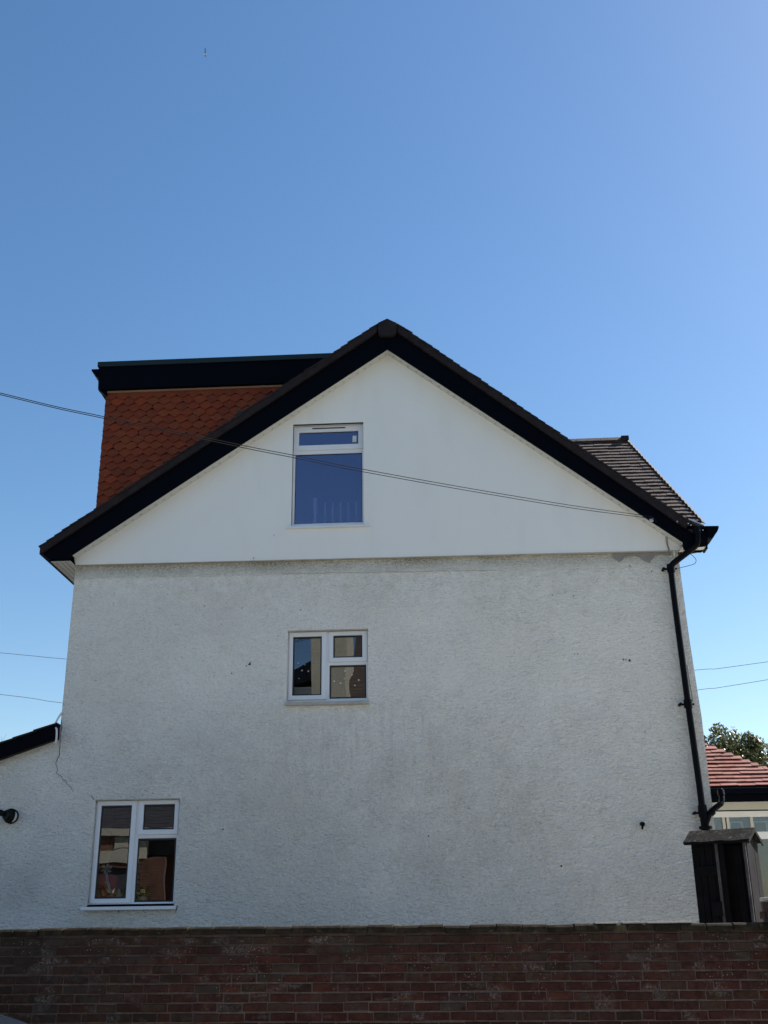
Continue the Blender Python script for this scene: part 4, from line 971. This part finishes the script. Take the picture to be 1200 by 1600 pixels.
# ---------------------------------------------------------------- trees
def leaf_cloud(center, clumps, n, size, seed, spray=0):
    random.seed(seed); mb_ = MB(); cs = []
    for (dx_, dy_, dz_, r_) in clumps: cs.append((Vector(center)+Vector((dx_, dy_, dz_)), r_))
    tot = sum(r_**2 for _, r_ in cs)
    for c_, r_ in cs:
        k_ = int(n*r_**2/tot)
        for _ in range(k_):
            d_ = Vector((random.gauss(0,1), random.gauss(0,1), random.gauss(0,1))).normalized()
            rr = r_*(random.random()**.33)*(1+.22*noise.noise(d_*2.3+c_))
            p = c_ + d_*rr
            nrm_ = (d_*.6+Vector((random.uniform(-1,1), random.uniform(-1,1), random.uniform(-.3,1.2)))).normalized()
            a_ = nrm_.cross(Vector((random.uniform(-1,1), random.uniform(-1,1), .3))).normalized(); b_ = nrm_.cross(a_)
            s_ = size*random.uniform(.6, 1.3)
            mb_.v += [tuple(p-a_*s_), tuple(p+b_*s_*.42+nrm_*s_*.1), tuple(p+a_*s_), tuple(p-b_*s_*.42+nrm_*s_*.1)]
            q = len(mb_.v)-4; mb_.f.append((q, q+1, q+2, q+3)); mb_.sm.append(False)
    return mb_
tc = (7.0, 26.5, 4.2)
random.seed(4)
tr_ = empty('evergreen_tree', (7.0, 26.5, .8), 'dense dark evergreen tree with glossy leaves behind the red tiled roof', 'tree')
cl = [(-.75,-.2,1.05,.50),(-.45,-.3,1.42,.40),(-.15,-.1,1.25,.45),(.15,-.3,1.20,.36),(.30,-.3,.95,.45),(-1.1,0,.85,.45),(-.2,-.4,.55,.7),(.45,-.3,.45,.45),(-.9,-.3,.4,.6),(.1,.3,.2,.8),(-1.6,0,.6,.5),(.62,-.3,.05,.42),(-.5,0,-.2,.9),(.3,0,-.5,.8),(-1.5,0,-.1,.8),(.75,-.2,-.5,.45),(-.55,-.2,1.72,.16),(.12,-.3,1.5,.15),(.28,-.3,1.35,.2),(-.95,-.2,1.55,.12)]
leaf_cloud(tc, cl, 26000, .052, 8).build('crown', 'leaf', tr_)
MB().tube([(7,26.5,.7),(6.95,26.5,2.2),(6.8,26.45,3.4),(6.6,26.4,4.6)], [.2,.16,.12,.05], 9).build('trunk', 'bark', tr_)
mb = MB()
for a in cl[:14]: mb.tube([(6.85,26.45,3.2), (6.9+a[0]*.5,26.4+a[1]*.5,3.8+a[2]*.4), (tc[0]+a[0], tc[1]+a[1], tc[2]+a[2])], [.05,.03,.01], 5)
mb.build('branch', 'bark', tr_)
bt = empty('bare_tree', (-11.9, 28, .8), 'leafless twiggy tree top just showing over the lean-to roof at the left edge', 'tree')
random.seed(6); mb = MB()
def grow(p, d_, L, r_, dep):
    p1 = p + d_*L; mb.tube([p, p.lerp(p1, .5)+Vector((random.uniform(-.03,.03),0,random.uniform(-.02,.03)))*L, p1], [r_, r_*.8, r_*.6], 4, False)
    if dep == 0: return
    for _ in range(random.choice((2, 3, 3))):
        e_ = (d_ + Vector((random.uniform(-.8,.8), random.uniform(-.8,.8), random.uniform(-.25,.6)))).normalized()
        grow(p1 if random.random() < .6 else p.lerp(p1, .65), e_, L*random.uniform(.6,.82), r_*.6, dep-1)
for k_ in range(7): grow(Vector((-11.9, 28, 3.0)), Vector((random.uniform(-.5,.5), random.uniform(-.5,.5), 1)).normalized(), 1.15, .05, 5)
mb.build('crown', 'bark', bt)
MB().tube([(-11.9,28,.7),(-11.9,28,3.1)], [.16,.08], 8).build('trunk', 'bark', bt)

# ---------------------------------------------------------------- parked car, only a corner of its bonnet shows
car = empty('parked_car', (-5.1, 9.0, 0), 'blue grey parked car in front of the brick wall, only its bonnet edge in view', 'car')
def section(mb_, prof, y0, y1, inset=0):
    mb_.prism_y(prof, y0, y1)
body = [(-7.2,.28),(-2.92,.28),(-2.86,.42),(-2.88,.62),(-2.98,.74),(-3.14,.85),(-3.30,.925),(-3.50,.985),(-3.75,1.035),(-4.15,1.065),(-7.0,1.08),(-7.25,.95),(-7.3,.5)]
MB().prism_y(body, 8.32, 9.70).build('body', 'car', car, .07)
MB().prism_y([(-4.1,1.05),(-4.75,1.45),(-5.1,1.50),(-6.3,1.49),(-7.0,1.07)], 8.46, 9.56).build('cabin', 'car', car, .06)
MB().prism_y([(-4.20,1.08),(-4.78,1.43),(-5.05,1.455),(-6.25,1.45),(-6.7,1.10)], 8.452, 8.47).prism_y([(-4.20,1.08),(-4.78,1.43),(-5.05,1.455),(-6.25,1.45),(-6.7,1.10)], 9.55, 9.568).build('side_window', 'glass_loft', car)
MB().prism([(-4.09,8.58,1.075),(-4.09,9.44,1.075),(-4.74,9.38,1.455),(-4.74,8.64,1.455)], (.012,0,.018)).build('windscreen', 'glass_loft', car)
for x in (-3.62, -6.35):
    for y0, y1 in ((8.29, 8.48), (9.54, 9.73)):
        wl = MB().tube([(x,y0,.31),(x,y1,.31)], .31, 24).build('wheel', 'rubber', car)
        MB().tube([(x,y0-.006 if y0 < 9 else y1-.1,.31),(x,y0+.1 if y0 < 9 else y1+.006,.31)], .19, 16).build('hubcap', 'chrome', wl)
for y0 in (8.40, 9.34): MB().prism_y([(-2.90,.60),(-2.97,.78),(-3.16,.83),(-3.10,.62)], y0, y0+.28).build('headlight', 'lampglass', car, .01)
MB().box((-2.88, 8.7, .36), (-2.852, 9.3, .52)).build('grille', 'rubber', car, .01)
MB().prism_y([(-4.45,1.08),(-4.6,1.08),(-4.58,1.2),(-4.46,1.18)], 8.22, 8.44).build('door_mirror', 'car', car, .02)

car.location.x -= .20
# ---------------------------------------------------------------- bird high up
bd = empty('bird', (-38.88, 150, 147.75), 'tiny pale bird high in the blue sky at the upper left', 'bird')
MB().tube([(-39.22,150,147.75),(-39.05,150,147.8),(-38.8,150,147.78),(-38.55,150,147.7)], [.03,.11,.10,.02], 8).build('body', 'bird', bd)
MB().prism([(-38.9,150,147.8),(-38.75,150.0,147.82),(-38.55,148.9,148.15),(-38.62,148.8,148.15)], (0,0,.02)).prism([(-38.9,150,147.8),(-38.75,150.0,147.82),(-38.95,151.1,148.2),(-39.02,151.1,148.2)], (0,0,.02)).build('wing', 'lampblack', bd)

# ---------------------------------------------------------------- houses across the road (mirrored in the panes)
ha = empty('opposite_house', (0, -9, .1), 'cream rendered house with brown tiled roof on the other side of the road', 'house')
MB().box((-4.35, -13, 0), (6.5, -5.6, 8.0)).build('wall', 'cream', ha)
MB().box((-4.35, -8.0, 8.0), (-3.17, -5.2, 12.6)).build('chimney_breast', 'cream', ha)
mb = MB()
for i in range(30):
    q = i*.135; mb.prism([(-3.17,-5.3-q,8.0+q*.95),(6.9,-5.3-q,8.0+q*.95),(6.9,-5.55-q,8.19+q*.95),(-3.17,-5.55-q,8.19+q*.95)], (0, 0, .04))
mb.build('roof_courses', 'brownhouse', ha, kind='stuff')
MB().prism([(-3.17,-5.4,8.0),(-3.17,-13,8.0),(-3.17,-9.3,11.75)], (10.0,0,0)).build('roof', 'darkroof', ha)
for x in (-2.6, 1.5, 4.2):
    for z_ in (1.2, 4.4):
        wd_ = MB().box((x, -5.62, z_), (x+1.4, -5.54, z_+1.4)).build('window', 'upvc', ha)
        for k_ in (0, 1): MB().box((x+.08+k_*.66, -5.56, z_+.1), (x+.66+k_*.66, -5.53, z_+1.3)).build('pane', 'gasket', wd_)
hg = empty('hedge', (-10.6, -4.0, .1), 'clipped green hedge in front of the red brick house across the road', 'hedge')
random.seed(19)
leaf_cloud((-10.7, -4.0, 1.7), [(-1.9,0,-.3,1.1),(-1.0,.1,.35,1.0),(-.2,0,.75,.8),(.55,.1,.15,.9),(1.2,0,.7,.55),(1.7,0,-.2,.8),(2.3,0,-.5,.8)], 9000, .09, 12).build('foliage', 'leaf', hg)
MB().tube([(-10.6,-4.0,.1),(-10.5,-4.0,1.4)], [.06,.04], 6).build('stem', 'bark', hg)
hb = empty('opposite_house', (-9, -9, .1), 'red brick house with cream bay and dark roof on the other side of the road', 'house')
MB().prism_y([(-15.0,0),(-4.4,0),(-4.4,9.4),(-15.0,4.4)], -13.5, -6.4).build('wall', 'redbrickfar', hb)
MB().prism_y([(-15.3,4.45),(-4.4,9.6),(-4.4,10.15),(-15.3,4.9)], -13.6, -6.1).build('roof', 'darkroof', hb)
mb = MB()
for i in range(9):
    q = i*.13; mb.prism([(-13,-4.9-q,4.68+q*.9),(-7.0,-4.9-q,4.68+q*.9),(-7.0,-5.1-q,4.83+q*.9),(-13,-5.1-q,4.83+q*.9)], (0, 0, .04))
mb.build('bay_roof_courses', 'darkroof', hb, kind='stuff')
MB().box((-13, -5.2, 4.42), (-7.0, -4.85, 4.68)).build('bay_gutter_board', 'cream', hb)
MB().box((-13, -6.4, 3.5), (-9.9, -5.0, 4.42)).build('bay_wall', 'redbrickfar', hb)
MB().box((-13, -6.4, 0), (-9.72, -5.1, 3.5)).build('bay_base', 'darkroof', hb)
MB().box((-13.05, -6.4, 3.62), (-9.7, -4.95, 4.02)).build('bay_band', 'cream', hb)
MB().box((-10.5, -5.02, 4.05), (-9.95, -4.97, 4.40)).build('window', 'cream', hb)
MB().box((-9.9, -6.4, 3.9), (-7.0, -5.6, 4.42)).build('porch_header', 'darkroof', hb)
MB().box((-9.7, -5.3, 0), (-8.85, -5.12, 3.8)).build('porch_brick_panel', 'mortar', hb)
mb = MB(); random.seed(40)
for i in range(46):
    x = -9.7 + (.11 if i % 2 else 0)
    while x < -8.86: x1_ = min(x+.215, -8.85); mb.box((x, -5.125, .02+i*.082), (x1_, -5.10+random.uniform(-.006, .006), .088+i*.082)); x += .227
mb.build('porch_bricks', 'redbrickfar', hb, kind='stuff')
MB().box((-9.72, -5.35, 3.8), (-9.5, -5.05, 4.5)).build('porch_post', 'cream', hb)
